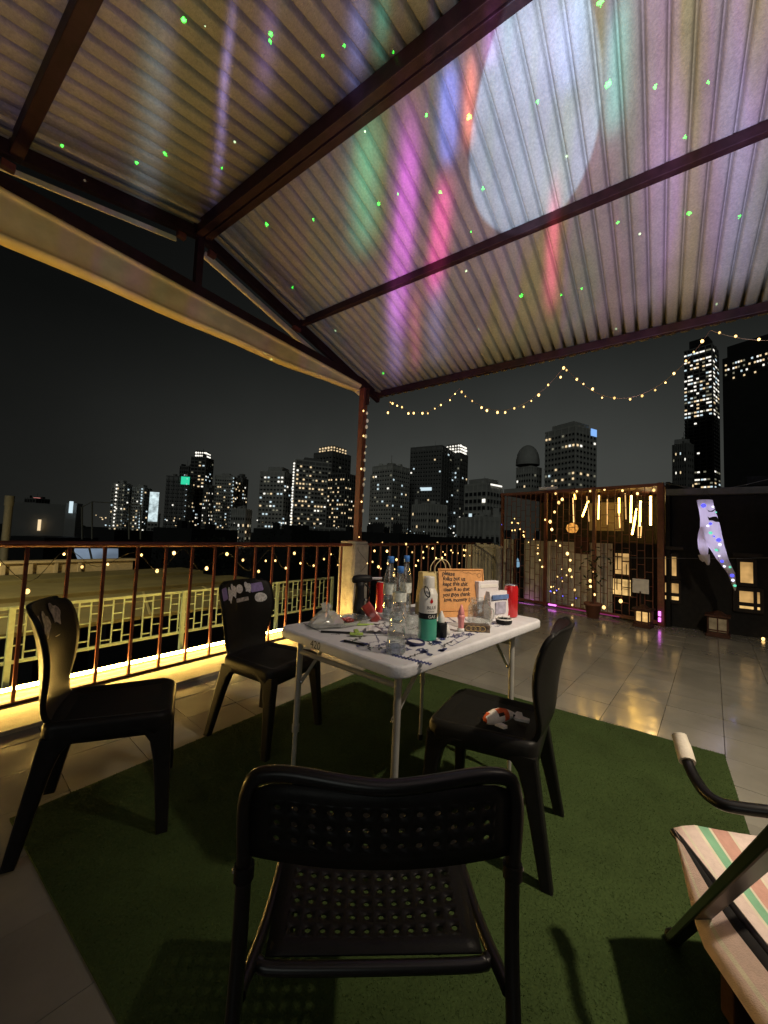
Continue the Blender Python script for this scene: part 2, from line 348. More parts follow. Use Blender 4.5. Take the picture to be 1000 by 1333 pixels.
M['lwarm'] = glow('warm city window', (1.0, .74, .42), 1.0)
M['lcool'] = glow('cool city window', (.74, .92, 1.0), .9)
M['lwhite'] = glow('white city window', (1.0, .95, .84), 1.4)
M['ldim'] = glow('dim city window', (.9, .85, .6), .22)
M['sgreen'] = glow('green sign', (.05, 1.0, .55), .7)
M['sblue'] = glow('blue sign', (.25, .5, 1.0), 1.0)
M['billboard'] = glow('billboard', (.75, .92, .95), .75, noise=.5, nscale=.25)
M['skylight'] = glow('pale blue skylight', (.42, .55, .72), .40, noise=.4, nscale=.5)
M['redlamp'] = glow('red roof lamp', (1.0, .35, .3), .7)
M['vent'] = mat('pale vent pipe', (.20, .19, .15), .7)
M['netpole'] = mat('net pole', (.22, .22, .17), .6)

# ------------------------------------------------------------------ mesh helpers
class MB:
    def __init__(s): s.v = []; s.f = []; s.m = []; s.s = []
    def add(s, vs, fs, mi=0, sm=False):
        o = len(s.v); s.v += [tuple(p) for p in vs]
        for f in fs: s.f.append(tuple(i + o for i in f)); s.m.append(mi); s.s.append(sm)
        return s
    def box(s, c, d, mi=0, rz=0.0, M4=None):
        hx, hy, hz = d[0] / 2, d[1] / 2, d[2] / 2; ca, sa = math.cos(rz), math.sin(rz); vs = []
        for z in (-hz, hz):
            for x, y in ((-hx, -hy), (hx, -hy), (hx, hy), (-hx, hy)):
                vs.append((c[0] + x * ca - y * sa, c[1] + x * sa + y * ca, c[2] + z))
        if M4 is not None: vs = [M4 @ Vector(p) for p in vs]
        return s.add(vs, [(0, 3, 2, 1), (4, 5, 6, 7), (0, 1, 5, 4), (1, 2, 6, 5), (2, 3, 7, 6), (3, 0, 4, 7)], mi)
    def bar(s, p0, p1, w, h, mi=0, up=(0, 0, 1)):
        p0, p1 = Vector(p0), Vector(p1); d = (p1 - p0).normalized(); u = Vector(up)
        if abs(d.dot(u)) > .98: u = Vector((1, 0, 0))
        x = d.cross(u).normalized(); y = x.cross(d).normalized(); vs = []
        for p in (p0, p1):
            for a, b in ((-1, -1), (1, -1), (1, 1), (-1, 1)): vs.append(p + x * a * w / 2 + y * b * h / 2)
        return s.add(vs, [(0, 1, 2, 3), (7, 6, 5, 4), (0, 4, 5, 1), (1, 5, 6, 2), (2, 6, 7, 3), (3, 7, 4, 0)], mi)
    def loft(s, rings, mi=0, sm=True, caps=True, closed=True):
        n = len(rings[0]); vs = [p for r in rings for p in r]; fs = []
        for k in range(len(rings) - 1):
            for i in range(n if closed else n - 1):
                j = (i + 1) % n; fs.append((k * n + i, k * n + j, (k + 1) * n + j, (k + 1) * n + i))
        s.add(vs, fs, mi, sm)
        if caps and closed:
            s.add(rings[0], [tuple(range(n))[::-1]], mi); s.add(rings[-1], [tuple(range(n))], mi)
        return s
    def tube(s, pts, r, seg=8, mi=0, closed=False, caps=True):
        pts = [Vector(p) for p in pts]; rings = []; n = len(pts); prev = None
        for i, p in enumerate(pts):
            if closed: d = (pts[(i + 1) % n] - pts[i - 1])
            else: d = pts[min(i + 1, n - 1)] - pts[max(i - 1, 0)]
            d.normalize()
            if prev is None:
                u = Vector((0, 0, 1)) if abs(d.z) < .9 else Vector((1, 0, 0)); x = d.cross(u).normalized()
            else: x = (prev - d * prev.dot(d)).normalized()
            prev = x; y = d.cross(x); rr = r[i] if isinstance(r, (list, tuple)) else r
            rings.append([p + (x * math.cos(a) + y * math.sin(a)) * rr for a in [2 * math.pi * k / seg for k in range(seg)]])
        if closed: rings.append(rings[0])
        return s.loft(rings, mi, True, caps and not closed)
    def lathe(s, prof, seg=20, c=(0, 0, 0), mi=0, sm=True, caps=False):
        rings = [[(c[0] + r * math.cos(a), c[1] + r * math.sin(a), c[2] + z) for a in [2 * math.pi * k / seg for k in range(seg)]] for r, z in prof]
        return s.loft(rings, mi, sm, caps)
    def prism(s, poly, z0, z1, mi=0, sm=False):
        n = len(poly); a = [(x, y, z0) for x, y in poly]; b = [(x, y, z1) for x, y in poly]
        s.add(a + b, [tuple(range(n))[::-1], tuple(range(n, 2 * n))] , mi)
        s.add(a + b, [(i, (i + 1) % n, (i + 1) % n + n, i + n) for i in range(n)], mi, sm); return s
    def quad(s, a, b, c, d, mi=0): return s.add([a, b, c, d], [(0, 1, 2, 3)], mi)
    def ball(s, c, r, mi=0, seg=10, rows=7, sc=(1, 1, 1)):
        rings = []
        for k in range(rows + 1):
            t = math.pi * k / rows; rr = max(math.sin(t), .001) * r
            rings.append([(c[0] + rr * math.cos(a) * sc[0], c[1] + rr * math.sin(a) * sc[1], c[2] - math.cos(t) * r * sc[2]) for a in [2 * math.pi * i / seg for i in range(seg)]])
        return s.loft(rings, mi, True, False)
    def mesh(s, name, mats):
        me = bpy.data.meshes.new(name); me.from_pydata([tuple(p) for p in s.v], [], s.f)
        for x in (mats if isinstance(mats, (list, tuple)) else [mats]): me.materials.append(M[x] if isinstance(x, str) else x)
        me.polygons.foreach_set('material_index', s.m); me.polygons.foreach_set('use_smooth', s.s); me.update(); return me
    def build(s, name, mats, parent=None, loc=None, rot=None, bevel=0.0, bseg=2, solid=0.0, sub=0, weld=False):
        o = bpy.data.objects.new(name, s.mesh(name, mats)); COL.objects.link(o)
        if parent is not None: o.parent = parent
        if loc is not None: o.location = loc
        if rot is not None: o.rotation_euler = rot
        if weld: mo = o.modifiers.new('weld', 'WELD'); mo.merge_threshold = 1e-5
        if sub: mo = o.modifiers.new('sub', 'SUBSURF'); mo.levels = sub; mo.render_levels = sub
        if solid: mo = o.modifiers.new('solid', 'SOLIDIFY'); mo.thickness = solid; mo.offset = 0
        if bevel: mo = o.modifiers.new('bevel', 'BEVEL'); mo.width = bevel; mo.segments = bseg; mo.limit_method = 'ANGLE'; mo.angle_limit = R(40)
        return o

def tag(o, label=None, cat=None, group=None, kind=None):
    if label: o['label'] = label
    if cat: o['category'] = cat
    if group: o['group'] = group
    if kind: o['kind'] = kind
    return o
def thing(name, label, cat, loc=(0, 0, 0), rz=0.0, group=None, rot=None):
    o = bpy.data.objects.new(name, None); COL.objects.link(o); o.location = loc; o.empty_display_size = .1
    o.rotation_euler = rot if rot is not None else (0, 0, rz)
    return tag(o, label, cat, group, 'thing')
def dup(o, parent=None):
    c = o.copy(); COL.objects.link(c); c.parent = parent
    for ch in list(o.children): dup(ch, c)
    return c
def inst(name, me, parent, loc, scale=None, rot=None):
    o = bpy.data.objects.new(name, me); COL.objects.link(o); o.parent = parent; o.location = loc
    if scale is not None: o.scale = scale
    if rot is not None: o.rotation_euler = rot
    return o
def text_mesh(body, size, name='text', thick=0.0, shear=0.0, spacing=1.0, bold=0.0):
    cu = bpy.data.curves.new(name, 'FONT'); cu.body = body; cu.size = size; cu.shear = shear; cu.space_character = spacing; cu.offset = bold; cu.resolution_u = 2
    if thick: cu.extrude = thick
    o = bpy.data.objects.new(name, cu); COL.objects.link(o)
    dg = bpy.context.evaluated_depsgraph_get(); me = bpy.data.meshes.new_from_object(o.evaluated_get(dg)); me.name = name
    bpy.data.objects.remove(o); bpy.data.curves.remove(cu); return me
def text_part(body, size, matl, parent, name, M4, shear=0.0, bend=None, center=False):
    me = text_mesh(body, size, name, shear=shear)
    xs = [v.co.x for v in me.vertices]; cx = (min(xs) + max(xs)) / 2 if center and xs else 0
    for v in me.vertices:
        p = Vector((v.co.x - cx, v.co.y, v.co.z))
        if bend: a = p.x / bend; p = Vector((bend * math.sin(a), p.y, -bend * math.cos(a) + bend + p.z))
        v.co = M4 @ p
    me.materials.clear(); me.materials.append(M[matl]); o = bpy.data.objects.new(name, me); COL.objects.link(o); o.parent = parent; return o
def rrect(w, d, r, seg=5):
    out = []
    for cx, cy, a0 in ((w / 2 - r, d / 2 - r, 0), (-w / 2 + r, d / 2 - r, 90), (-w / 2 + r, -d / 2 + r, 180), (w / 2 - r, -d / 2 + r, 270)):
        for k in range(seg + 1): a = R(a0 + 90 * k / seg); out.append((cx + r * math.cos(a), cy + r * math.sin(a)))
    return out
def smooth_path(pts, n=6):
    pts = [Vector(p) for p in pts]; P = [pts[0] * 2 - pts[1]] + pts + [pts[-1] * 2 - pts[-2]]; out = []
    for i in range(1, len(P) - 2):
        for k in range(n):
            t = k / n; a, b, c, d = P[i - 1], P[i], P[i + 1], P[i + 2]
            out.append(.5 * ((2 * b) + (c - a) * t + (2 * a - 5 * b + 4 * c - d) * t * t + (3 * b - a - 3 * c + d) * t ** 3))
    out.append(pts[-1]); return out

#@@SETTING
# ================================================================== FLOOR
gb = MB(); gb.quad((-2500, -2500, -14), (2500, -2500, -14), (2500, 2500, -14), (-2500, 2500, -14)); tag(gb.build('city_ground', 'ground'), kind='structure')
floor = MB().box((2.6, -.6, -.17), (10.8, 8.4, .30)).build('terrace_floor', 'grout'); tag(floor, kind='structure')   # slab top at -0.02
TP, TA = .323, R(-5)
tile_me = MB().prism(rrect(TP - .0032, TP - .0032, .006, 2), -.018, 0).mesh('floor_tile', 'tile')
bvx, bvy = Vector((math.cos(TA), math.sin(TA))), Vector((-math.sin(TA), math.cos(TA)))
org = Vector((3.11, .331)) + bvx * (TP * .5) + bvy * (TP * .5)
cells = []
far_b = MB()
for i in range(-16, 20):
    for j in range(-14, 14):
        c = org + bvx * (i * TP) + bvy * (j * TP)
        if not (-1.6 < c.x < 7.85 and -4.6 < c.y < 3.20): continue
        if .62 < c.x < 2.9 and -.15 < c.y < 1.97: continue            # wholly under the turf
        d = Vector((c.x, c.y, 0)) - Vector(CAMP); q = RC.T @ np.array(d)
        vis = q[2] < -.2 and abs(q[0] / q[2]) < 1.12 and -1.5 < (q[1] / -q[2]) < 1.4
        cells.append((not vis, d.length, c))
cells.sort(key=lambda t: (t[0], t[1]))
for k, (hid, dist, c) in enumerate(cells):
    tilt = (random.gauss(0, .0035), random.gauss(0, .0035), TA)
    if k < 290 and not hid and dist < 7.2: inst('floor_tile', tile_me, floor, (c.x, c.y, random.uniform(-.0015, 0)), rot=tilt)
    else: far_b.box((c.x, c.y, -.0095 + random.uniform(-.001, .0)), (TP - .0032, TP - .0032, .017), rz=TA)
fo = far_b.build('floor_tiles_far', 'tile', floor); fo['kind'] = 'stuff'
kerb = MB().box((1.45, 3.585, -.004), (6.0, .16, .108)).build('kerb', 'kerb', bevel=.008); tag(kerb, kind='structure')
MB().box((1.45, 3.24, .0), (6.0, .52, .044)).build('kerb_ledge', 'kerb', kerb, bevel=.006)

# ================================================================== LEFT RAILING (along X at Y=3.37)
YR = 3.37
rail = thing('railing', 'rust red steel railing with thin upright bars along the open terrace edge', 'railing', (0, YR, 0))
MB().tube([(-1.2, 0, 1.045), (3.98, 0, 1.06)], .022, 8).build('top_rail', 'redsteel', rail)
MB().box((1.39, 0, .035), (5.2, .030, .020)).build('bottom_rail', 'roofsteel', rail)
bal_me = MB().box((0, 0, .535), (.020, .020, 1.0)).mesh('baluster', 'redsteel')
x = .706 - .2205 * 8
while x < 3.95:
    inst('baluster', bal_me, rail, (x, 0, 0), rot=(random.gauss(0, .002), random.gauss(0, .003), 0)); x += .2205
rail2 = thing('railing', 'rust red steel railing behind the table, between the concrete pillar and the plank fence', 'railing', (0, YR, 0))
MB().tube([(4.30, 0, 1.06), (9.4, 0, 1.12)], .022, 8).build('top_rail', 'redsteel', rail2)
MB().box((6.85, 0, .06), (5.1, .035, .03)).build('bottom_rail', 'roofsteel', rail2)
x = 4.42
while x < 9.4:
    inst('baluster', bal_me, rail2, (x, 0, .02), scale=(1, 1, 1.04)); x += .2455
led = MB().box((1.35, 3.43, .108), (5.1, .018, .018)).build('led_strip', 'led'); tag(led, 'glowing yellow light strip on the floor edge under the left railing', 'light strip')

# pillar and post
pil = thing('concrete_pillar', 'short square concrete pillar under the red roof post, lit yellow on one side', 'pillar', (4.14, 3.45, 0))
MB().box((0, 0, .515), (.295, .295, 1.10)).build('shaft', 'concrete', pil, bevel=.012)
MB().box((0, 0, 1.085), (.27, .27, .04)).build('cap', 'concrete', pil, bevel=.01)
post = thing('roof_post', 'red painted steel post carrying the corner of the corrugated roof', 'post', (4.20, 3.45, 1.10))
MB().box((0, 0, 1.10), (.088, .088, 2.20)).build('shaft', 'redsteel', post, bevel=.006)
MB().box((0, 0, .008), (.18, .18, .014)).build('base_plate', 'redsteel', post)
MB().bar((.0, -.046, 1.95), (.0, -.046, 2.18), .12, .008).build('gusset', 'roofsteel', post)
bm_ = MB().ball((0, 0, 0), .013, seg=8, rows=5, sc=(1, 1, 1.5)).mesh('faint_glow_bulb', 'bulb_dim')
for k in range(16):
    zz = .32 + k * .118 + random.uniform(-.03, .03)
    if random.random() < .75: inst('pale_tag', bm_, post, (.036 + random.uniform(-.012, .012), -.052, zz), scale=[random.uniform(.8, 1.7)] * 3)

# ================================================================== ROOF
def corrugated(x0, x1, y0, y1, name, label):
    pitch = .112; ny = int((y1 - y0) / pitch * 16); nx = 5; vs = []; fs = []
    for j in range(ny + 1):
        y = y0 + (y1 - y0) * j / ny; ph = (y / pitch) % 1.0
        dd = abs(ph - .5); g_ = max(0.0, 1 - dd / .17); w = .058 * g_ ** 1.25 + .010 * (1 - (2 * (.5 - dd) * 0 + (1 - 2 * dd) * 0 + abs(math.cos(math.pi * ph)))) - .012
        for i in range(nx + 1):
            x = x0 + (x1 - x0) * i / nx; vs.append((x, y, roof_z(x) + w))
    for j in range(ny):
        for i in range(nx):
            a = j * (nx + 1) + i; fs.append((a, a + 1, a + nx + 2, a + nx + 1))
    b = MB(); b.add(vs, fs, 0, True); return b
pav = thing('roof_canopy', 'pitched corrugated roof on brown steel beams over the terrace', 'roof', (0, 0, 0))
b = corrugated(RX + .01, 4.66, -4.2, 3.52, '', ''); b.build('corrugated_sheet', 'sheet', pav, solid=.004)
b = corrugated(-1.25, RX - .01, -4.2, 3.52, '', ''); b.build('corrugated_sheet', 'sheet', pav, solid=.004)
def purlin(x, w, h, dz=.0, y0=-4.2, y1=3.47, name='purlin'):
    b = MB(); z = roof_z(x) - .022 - h / 2 - dz; b.box((x, (y0 + y1) / 2, z), (w, y1 - y0, h)); return b.build(name, 'roofsteel', pav, bevel=.005)
purlin(1.685, .060, .125, name='ridge_beam'); purlin(1.766, .058, .105, name='ridge_beam')
purlin(2.965, .055, .075); purlin(4.49, .05, .085); purlin(.475, .07, .13); purlin(-1.05, .05, .09)
# gable truss at the far-left end
YG = 3.45
tr = pav
def rafter(xa, xb, name='rafter', y=YG, w=.055, h=.10, dz=.10, m='roofsteel'):
    return MB().bar((xa, y, roof_z(xa) - dz), (xb, y, roof_z(xb) - dz), w, h, up=(0, 0, 1)).build(name, m, pav, bevel=.004)
rafter(RX, 4.56); rafter(RX - .002, -1.25)
rafter(RX, 4.56, y=YG - .085, w=.05, h=.02, dz=.045, name='flashing', m='houseedge'); rafter(RX - .002, -1.25, y=YG - .085, w=.06, h=.02, dz=.045, name='flashing', m='houseedge')
rafter(RX + .1, 4.46, y=YG + .115, w=.05, h=.05, dz=.155, name='fascia', m='fascia'); rafter(RX - .16, -1.25, y=YG + .115, w=.022, h=.04, dz=.165, name='fascia', m='fascia')
ZC = 3.385
MB().box(((4.42 - 1.25) / 2, YG, ZC - .010), (5.67, .06, .105)).build('bottom_chord', 'roofsteel', pav, bevel=.004)
MB().box((RX + .0, YG, (ZC + roof_z(RX)) / 2 - .06), (.062, .058, roof_z(RX) - ZC - .13)).build('king_post', 'roofsteel', pav, bevel=.003)
for xx, zz in ((RX - .16, roof_z(RX) - .21), (RX + .13, roof_z(RX) - .20), (.45, roof_z(.45) - .20)):
    MB().box((xx, YG + .02, zz), (.07, .05, .05)).build('bracket', 'redsteel', pav, bevel=.004)
MB().box((2.9, YG - .01, roof_z(2.9) - .17), (.10, .05, .04)).build('bracket', 'redsteel', pav, bevel=.004)
# rolled awning hanging under the chord, sagging to the left
aw = thing('rolled_awning', 'long sagging rolled cloth awning under the gable beam, glowing gold from below', 'awning', (0, YG + .03, ZC - .05))
rings = []
for i in range(41):
    t = i / 40; x = -1.25 + t * (4.08 + 1.25)
    drop = .345 - .165 * max(0, t - .25) / .75 * (1 if t < .80 else 1) - (.08 * max(0, (t - .72) / .28) ** 1.5) + .006 * math.sin(x * 5.1)
    prof = [(-.075, -.012), (-.088, -.035), (-.055, -.07), (.02, -.095), (.035, -drop * .62), (.0, -drop * .80), (-.05, -drop * .86), (-.068, -drop * .94), (-.03, -drop), (.03, -drop), (.06, -drop * .9), (.06, -drop * .5), (.05, -.012)]
    rings.append([(x, y, z) for y, z in prof])
MB().loft(rings, 0, True).build('cloth', 'awning', aw)
for xx in (-.4, .75, 1.9, 3.1): MB().box((xx, -.005, -.02), (.03, .13, .05)).build('strap', 'roofsteel', aw)

#@@LIGHTS
# ================================================================== STRING LIGHTS
bulb_me = MB().ball((0, 0, 0), .0105, seg=8, rows=6, sc=(1, 1, 1.25)).mesh('bulb', 'bulb')
bulbb_me = MB().ball((0, 0, 0), .0105, seg=8, rows=6, sc=(1, 1, 1.25)).mesh('bulb', 'bulb_blue')
def string_light(paths, label, spacing=.12, scale=1.0, jit=.012, group='string lights around the terrace', wire='wire', blue=0.0, wr=.0022):
    p0 = Vector(paths[0][0]); o = thing('string_light', label, 'string light', p0, group=group)
    wb = MB()
    for pts in paths:
        pts = [Vector(p) - p0 for p in pts]; wb.tube(pts, wr, 4)
        acc = spacing * .5
        for a, b in zip(pts[:-1], pts[1:]):
            l = (b - a).length
            while acc < l:
                q = a + (b - a) * (acc / l) + Vector((random.gauss(0, jit), random.gauss(0, jit), random.gauss(0, jit) - .01))
                s = scale * random.uniform(.6, 1.35)
                inst('bulb', bulbb_me if random.random() < blue else bulb_me, o, q, scale=(s, s, s)); acc += spacing * random.uniform(.8, 1.2)
            acc -= l
    wb.build('wire', wire, o); return o
def swag(a, b, sag, n=22):
    a, b = Vector(a), Vector(b); return [a.lerp(b, k / n) - Vector((0, 0, sag * 4 * (k / n) * (1 - k / n))) for k in range(n + 1)]
XE = 4.57
E0, E1, E2, E3 = at_x(508, 519, XE), at_x(598, 506, XE), at_x(735, 477, XE), at_x(925, 430, XE)
def sagfor(a, b, u, v):
    m_ = at_x(u, v, XE); return ((a + b) / 2).z - m_.z
string_light([swag(E0, E1, .26), swag(E0, E0 + Vector((0, .02, -.25)), 0, 4)], 'first warm light swag on the eave, right beside the red post', .115, wire='coppwire')
string_light([swag(E1, E2, .39)], 'second warm light swag hanging below the eave in the middle', .115, wire='coppwire')
string_light([swag(E2, E3, .50)], 'longest warm light swag below the eave, reaching to the tall lit tower', .115, wire='coppwire')
string_light([swag(E3, E3 + Vector((0, -1.15, -.02)), .22)], 'short warm light swag at the frame edge in front of the dark tower', .12, scale=1.2, wire='coppwire')
# along the railing
pts = []; xx = .55; up = True
while xx < 3.95:
    pts.append((xx, YR + .035, 1.0 + random.uniform(-.03, .02) if up else random.uniform(.72, .9))); up = not up; xx += random.uniform(.16, .3)
string_light([smooth_path(pts, 5)], 'warm fairy lights wound along the left railing above the neighbouring roof', .20, scale=1.15, jit=.03)
pts = []; xx = 4.35; up = True
while xx < 8.6:
    pts.append((xx, YR + .04, 1.06 + random.uniform(-.05, .03) if up else random.uniform(.62, .92))); up = not up; xx += random.uniform(.2, .4)
string_light([smooth_path(pts, 5)], 'warm fairy lights wound along the railing behind the table bottles', .17, scale=1.3, jit=.05)
pts = [(4.155, 3.395, 3.2), (4.156, 3.397, 2.7), (4.152, 3.396, 2.2), (4.158, 3.394, 1.7), (4.155, 3.36, 1.14), (4.02, 3.28, 1.0), (4.22, 3.28, .82), (4.10, 3.28, .70)]
string_light([smooth_path(pts, 6)], 'sparse fairy lights running down the red roof post onto the pillar', .45, scale=.8)

#@@NEIGHBOUR
# ================================================================== NEIGHBOUR TO THE LEFT
YF = 5.0
nf = thing('lattice_fence', 'pale yellow metal lattice fence beyond the left railing', 'fence', (0, YF, 0))
def lattice(parent, x0, x1, z0, z1, step, vstep, mname, bw=.012, panel=False):
    """upright bars with staggered cross pieces between them (joined)"""
    root = parent
    if panel: parent = MB().box(((x0 + x1) / 2, 0, z1 + .004), (x1 - x0 + bw, bw * 1.4, .012)).build('lattice_panel', mname, root)
    vm = MB().box((0, 0, (z1 - z0) / 2), (bw, bw, z1 - z0)).mesh('upright_bar', mname); cb = MB(); k = 0; x = x0
    while x <= x1 + 1e-6:
        inst('upright_bar', vm, parent, (x, 0, z0))
        z = z0 + vstep * (.25 + .5 * (k % 2)) + (0.12 * vstep if k % 4 > 1 else 0)
        while z < z1 - .03 and x + step <= x1 + 1e-6: cb.box((x + step / 2, 0, z), (step - bw, bw * .9, bw)); z += vstep
        x += step; k += 1
    o = cb.build('cross_bars', mname, parent); o['kind'] = 'stuff'
lattice(nf, -.8, 5.36, -.13, .36, .105, .19, 'fencepaint', .013)
MB().box((2.28, -.002, .372), (6.2, .035, .028)).build('top_rail', 'fencepaint', nf)
MB().box((2.28, -.002, -.14), (6.2, .03, .03)).build('bottom_rail', 'fencepaint', nf)
for xx in (-.7, .98, 2.6, 4.1, 5.37): MB().box((xx, -.03, -.25), (.045, .04, 1.28)).build('fence_post', 'fencepaint', nf)
nr = thing('neighbouring_flat_roof', 'olive felt flat roof lit yellow beyond the lattice fence', 'roof', (0, 0, 0))
MB().box((1.9, 8.0, .025), (7.0, 5.2, .05)).build('deck', 'olive', nr, bevel=.01)
MB().box((1.9, 7.85, .07), (7.0, .9, .10)).build('step', 'olive', nr, bevel=.01)
MB().box((1.9, 10.0, .06), (7.0, 1.1, .12)).build('step', 'olive', nr, bevel=.01)
for (a, b) in (((2.4, 5.4), (3.1, 7.3)), ((3.6, 5.3), (4.2, 7.35)), ((-.2, 6.6), (5.3, 6.2))): MB().bar((a[0], a[1], .056), (b[0], b[1], .056), .03, .012).build('seam', 'seam', nr)
cw = thing('cream_wall', 'low cream garden wall with recessed panels behind the olive roof', 'wall', (0, 10.9, 0))
MB().box((1.1, 0, -.02), (6.4, .2, .7)).build('wall_face', 'cream', cw, bevel=.01)
MB().box((1.1, -.03, .345), (6.5, .3, .05)).build('coping', 'cream', cw, bevel=.01)
for k in range(10):
    MB().box((-.6 + k * .42, -.13, .17), (.06, .07, .28)).build('rib', 'cream', cw)
nl = bpy.data.lights.new('neighbour_lamp', 'SPOT'); no = bpy.data.objects.new('neighbour_lamp', nl); COL.objects.link(no)
no.location = (-2.4, 6.8, 2.9); nl.energy = 1100; nl.color = (1, .78, .36); nl.spot_size = R(110); nl.spot_blend = .8; nl.shadow_soft_size = .1
no.rotation_euler = (Vector((2.8, 8.3, 0)) - Vector(no.location)).to_track_quat('-Z', 'Y').to_euler()

# ================================================================== PORCH, GATE AND DARK HOUSE AT THE FAR SIDE
G0 = at_z(861, 815, 0); G1 = at_z(652, 779, 0); gd = (G1 - G0); GL = gd.length; ga = math.atan2(gd.y, gd.x); gd.normalize(); gout = Vector((gd.y, -gd.x, 0))
def gp(u, v, w=0.0):
    """gate-frame point (x along the gate, y towards us) seen at (u, v), w behind the gate plane"""
    d = Vector(ray(u, v)); o = G0 + gout * w - Vector(CAMP); nn = gout
    t = o.dot(nn) / d.dot(nn); p = Vector(CAMP) + d * t - G0
    return Vector((p.dot(gd), -w, p.z))
gate = thing('steel_cage_gate', 'rust red steel gate of three lattice panels lit by hanging light tubes', 'gate', G0, ga)
GZ = 2.19
pus = [861, 773, 709, 652]; pxs = [gp(u, 800 if u > 700 else 780).x for u in pus]
for k, x_ in enumerate(pxs):
    MB().box((x_, 0, GZ / 2), (.085 if k == 0 else .05, .06, GZ)).build('gate_post', 'redsteel', gate, bevel=.004)
MB().box((GL / 2, 0, GZ - .03), (GL + .08, .05, .045)).build('top_rail', 'redsteel', gate)
MB().box((GL / 2, 0, .05), (GL, .04, .05)).build('bottom_rail', 'redsteel', gate)
for a, b in zip(pxs[:-1], pxs[1:]):
    n = max(3, round((b - a) / .105)); st = (b - a) / n
    lattice(gate, a + st, b - st, .08, GZ - .06, st, .22, 'redsteel', .010, panel=True)
xb = gp(726, 634).x
MB().box(((xb + gp(703, 634).x) / 2, .02, GZ + .035), (abs(gp(703, 634).x - xb), .05, .05)).build('tube_housing', 'board', gate)
neon = thing('neon_strip', 'pink neon strip along the foot of the red gate', 'light strip', G0, ga)
a, b = gp(714, 789, -.05), gp(724, 790, -.05); MB().bar((a.x, .05, .05), (b.x, .05, .05), .02, .025).build('bright_piece', 'neon', neon)
a, b = gp(724, 791, -.05), gp(806, 806, -.05); MB().bar((a.x, .05, .04), (b.x, .05, .04), .016, .016).build('dim_piece', 'neondim', neon)
a = gp(859, 808, -.05); MB().box((a.x, .06, .10), (.03, .02, .06)).box((a.x, .06, .19), (.03, .02, .07)).build('bright_piece', 'neon', neon)
a, b = gp(676, 781, .10), gp(695, 785, .10); MB().bar((a.x, -.10, .045), (b.x, -.10, .05), .02, .025).build('bright_piece', 'neon', neon)
# porch behind
W1 = 1.5
porch = thing('porch', 'covered porch with warm lit walls behind the red gate', 'porch', G0, ga)
xl = gp(705, 700, W1).x
MB().box((xl / 2 + .02, -.90, 2.155), (xl + .06, 1.66, .03)).build('roof_slab', 'darkwood', porch)
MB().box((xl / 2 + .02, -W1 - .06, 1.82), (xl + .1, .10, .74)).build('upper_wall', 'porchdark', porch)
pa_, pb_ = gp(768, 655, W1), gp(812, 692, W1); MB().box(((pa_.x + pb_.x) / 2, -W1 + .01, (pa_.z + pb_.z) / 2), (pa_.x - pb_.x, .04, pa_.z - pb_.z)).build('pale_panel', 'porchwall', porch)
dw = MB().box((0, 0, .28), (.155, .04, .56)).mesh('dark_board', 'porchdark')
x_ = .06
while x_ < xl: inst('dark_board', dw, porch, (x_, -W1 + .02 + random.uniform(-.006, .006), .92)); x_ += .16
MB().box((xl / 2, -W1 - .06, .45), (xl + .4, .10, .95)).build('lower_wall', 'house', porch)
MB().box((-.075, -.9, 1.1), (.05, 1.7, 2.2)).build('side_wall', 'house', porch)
# beige plank screen right behind the gate
scr = thing('plank_screen', 'beige upright plank screen behind the left half of the red gate', 'screen', G0, ga)
pm = MB().box((0, 0, .60), (.118, .028, 1.20)).mesh('plank', 'plank')
xa, xb = gp(792, 770, .25).x, gp(684, 770, .25).x; x_ = xa
while x_ < xb: inst('plank', pm, scr, (x_, -.25 + random.uniform(-.008, .008), .02), rot=(0, random.gauss(0, .004), 0)); x_ += .126
MB().box(((xa + xb) / 2, -.285, 1.05), (xb - xa, .03, .06)).box(((xa + xb) / 2, -.285, .2), (xb - xa, .03, .06)).build('batten', 'plank', scr)
MB().box((gp(757, 700, .20).x, -.21, gp(757, 710, .20).z), (.26, .012, .30)).build('brown_panel', 'darkwood', scr)
scr2 = thing('plank_screen', 'narrow beige plank screen at the far left post of the red gate', 'screen', G0, ga)
xa, xb = gp(670, 770, .25).x, gp(654, 770, .25).x; pm2 = MB().box((0, 0, .6), (.05, .028, 1.22)).mesh('plank', 'plank'); x_ = xa
while x_ < xb: inst('plank', pm2, scr2, (x_, -.25 + random.uniform(-.008, .008), .02)); x_ += .058
dj = gp(676, 760, .3); o = thing('doorway', 'narrow dark doorway with red jambs and a pale blue lamp inside, behind the gate', 'doorway', G0, ga)
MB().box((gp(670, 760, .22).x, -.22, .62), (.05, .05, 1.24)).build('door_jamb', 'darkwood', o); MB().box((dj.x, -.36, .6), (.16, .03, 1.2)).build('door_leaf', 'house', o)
bl = gp(674, 733, .31); MB().lathe([(.001, .11), (.022, .06), (.045, -.02), (.048, -.07), (.001, -.09)], 10, (bl.x, bl.y, bl.z)).build('lamp', 'bluelight', o)
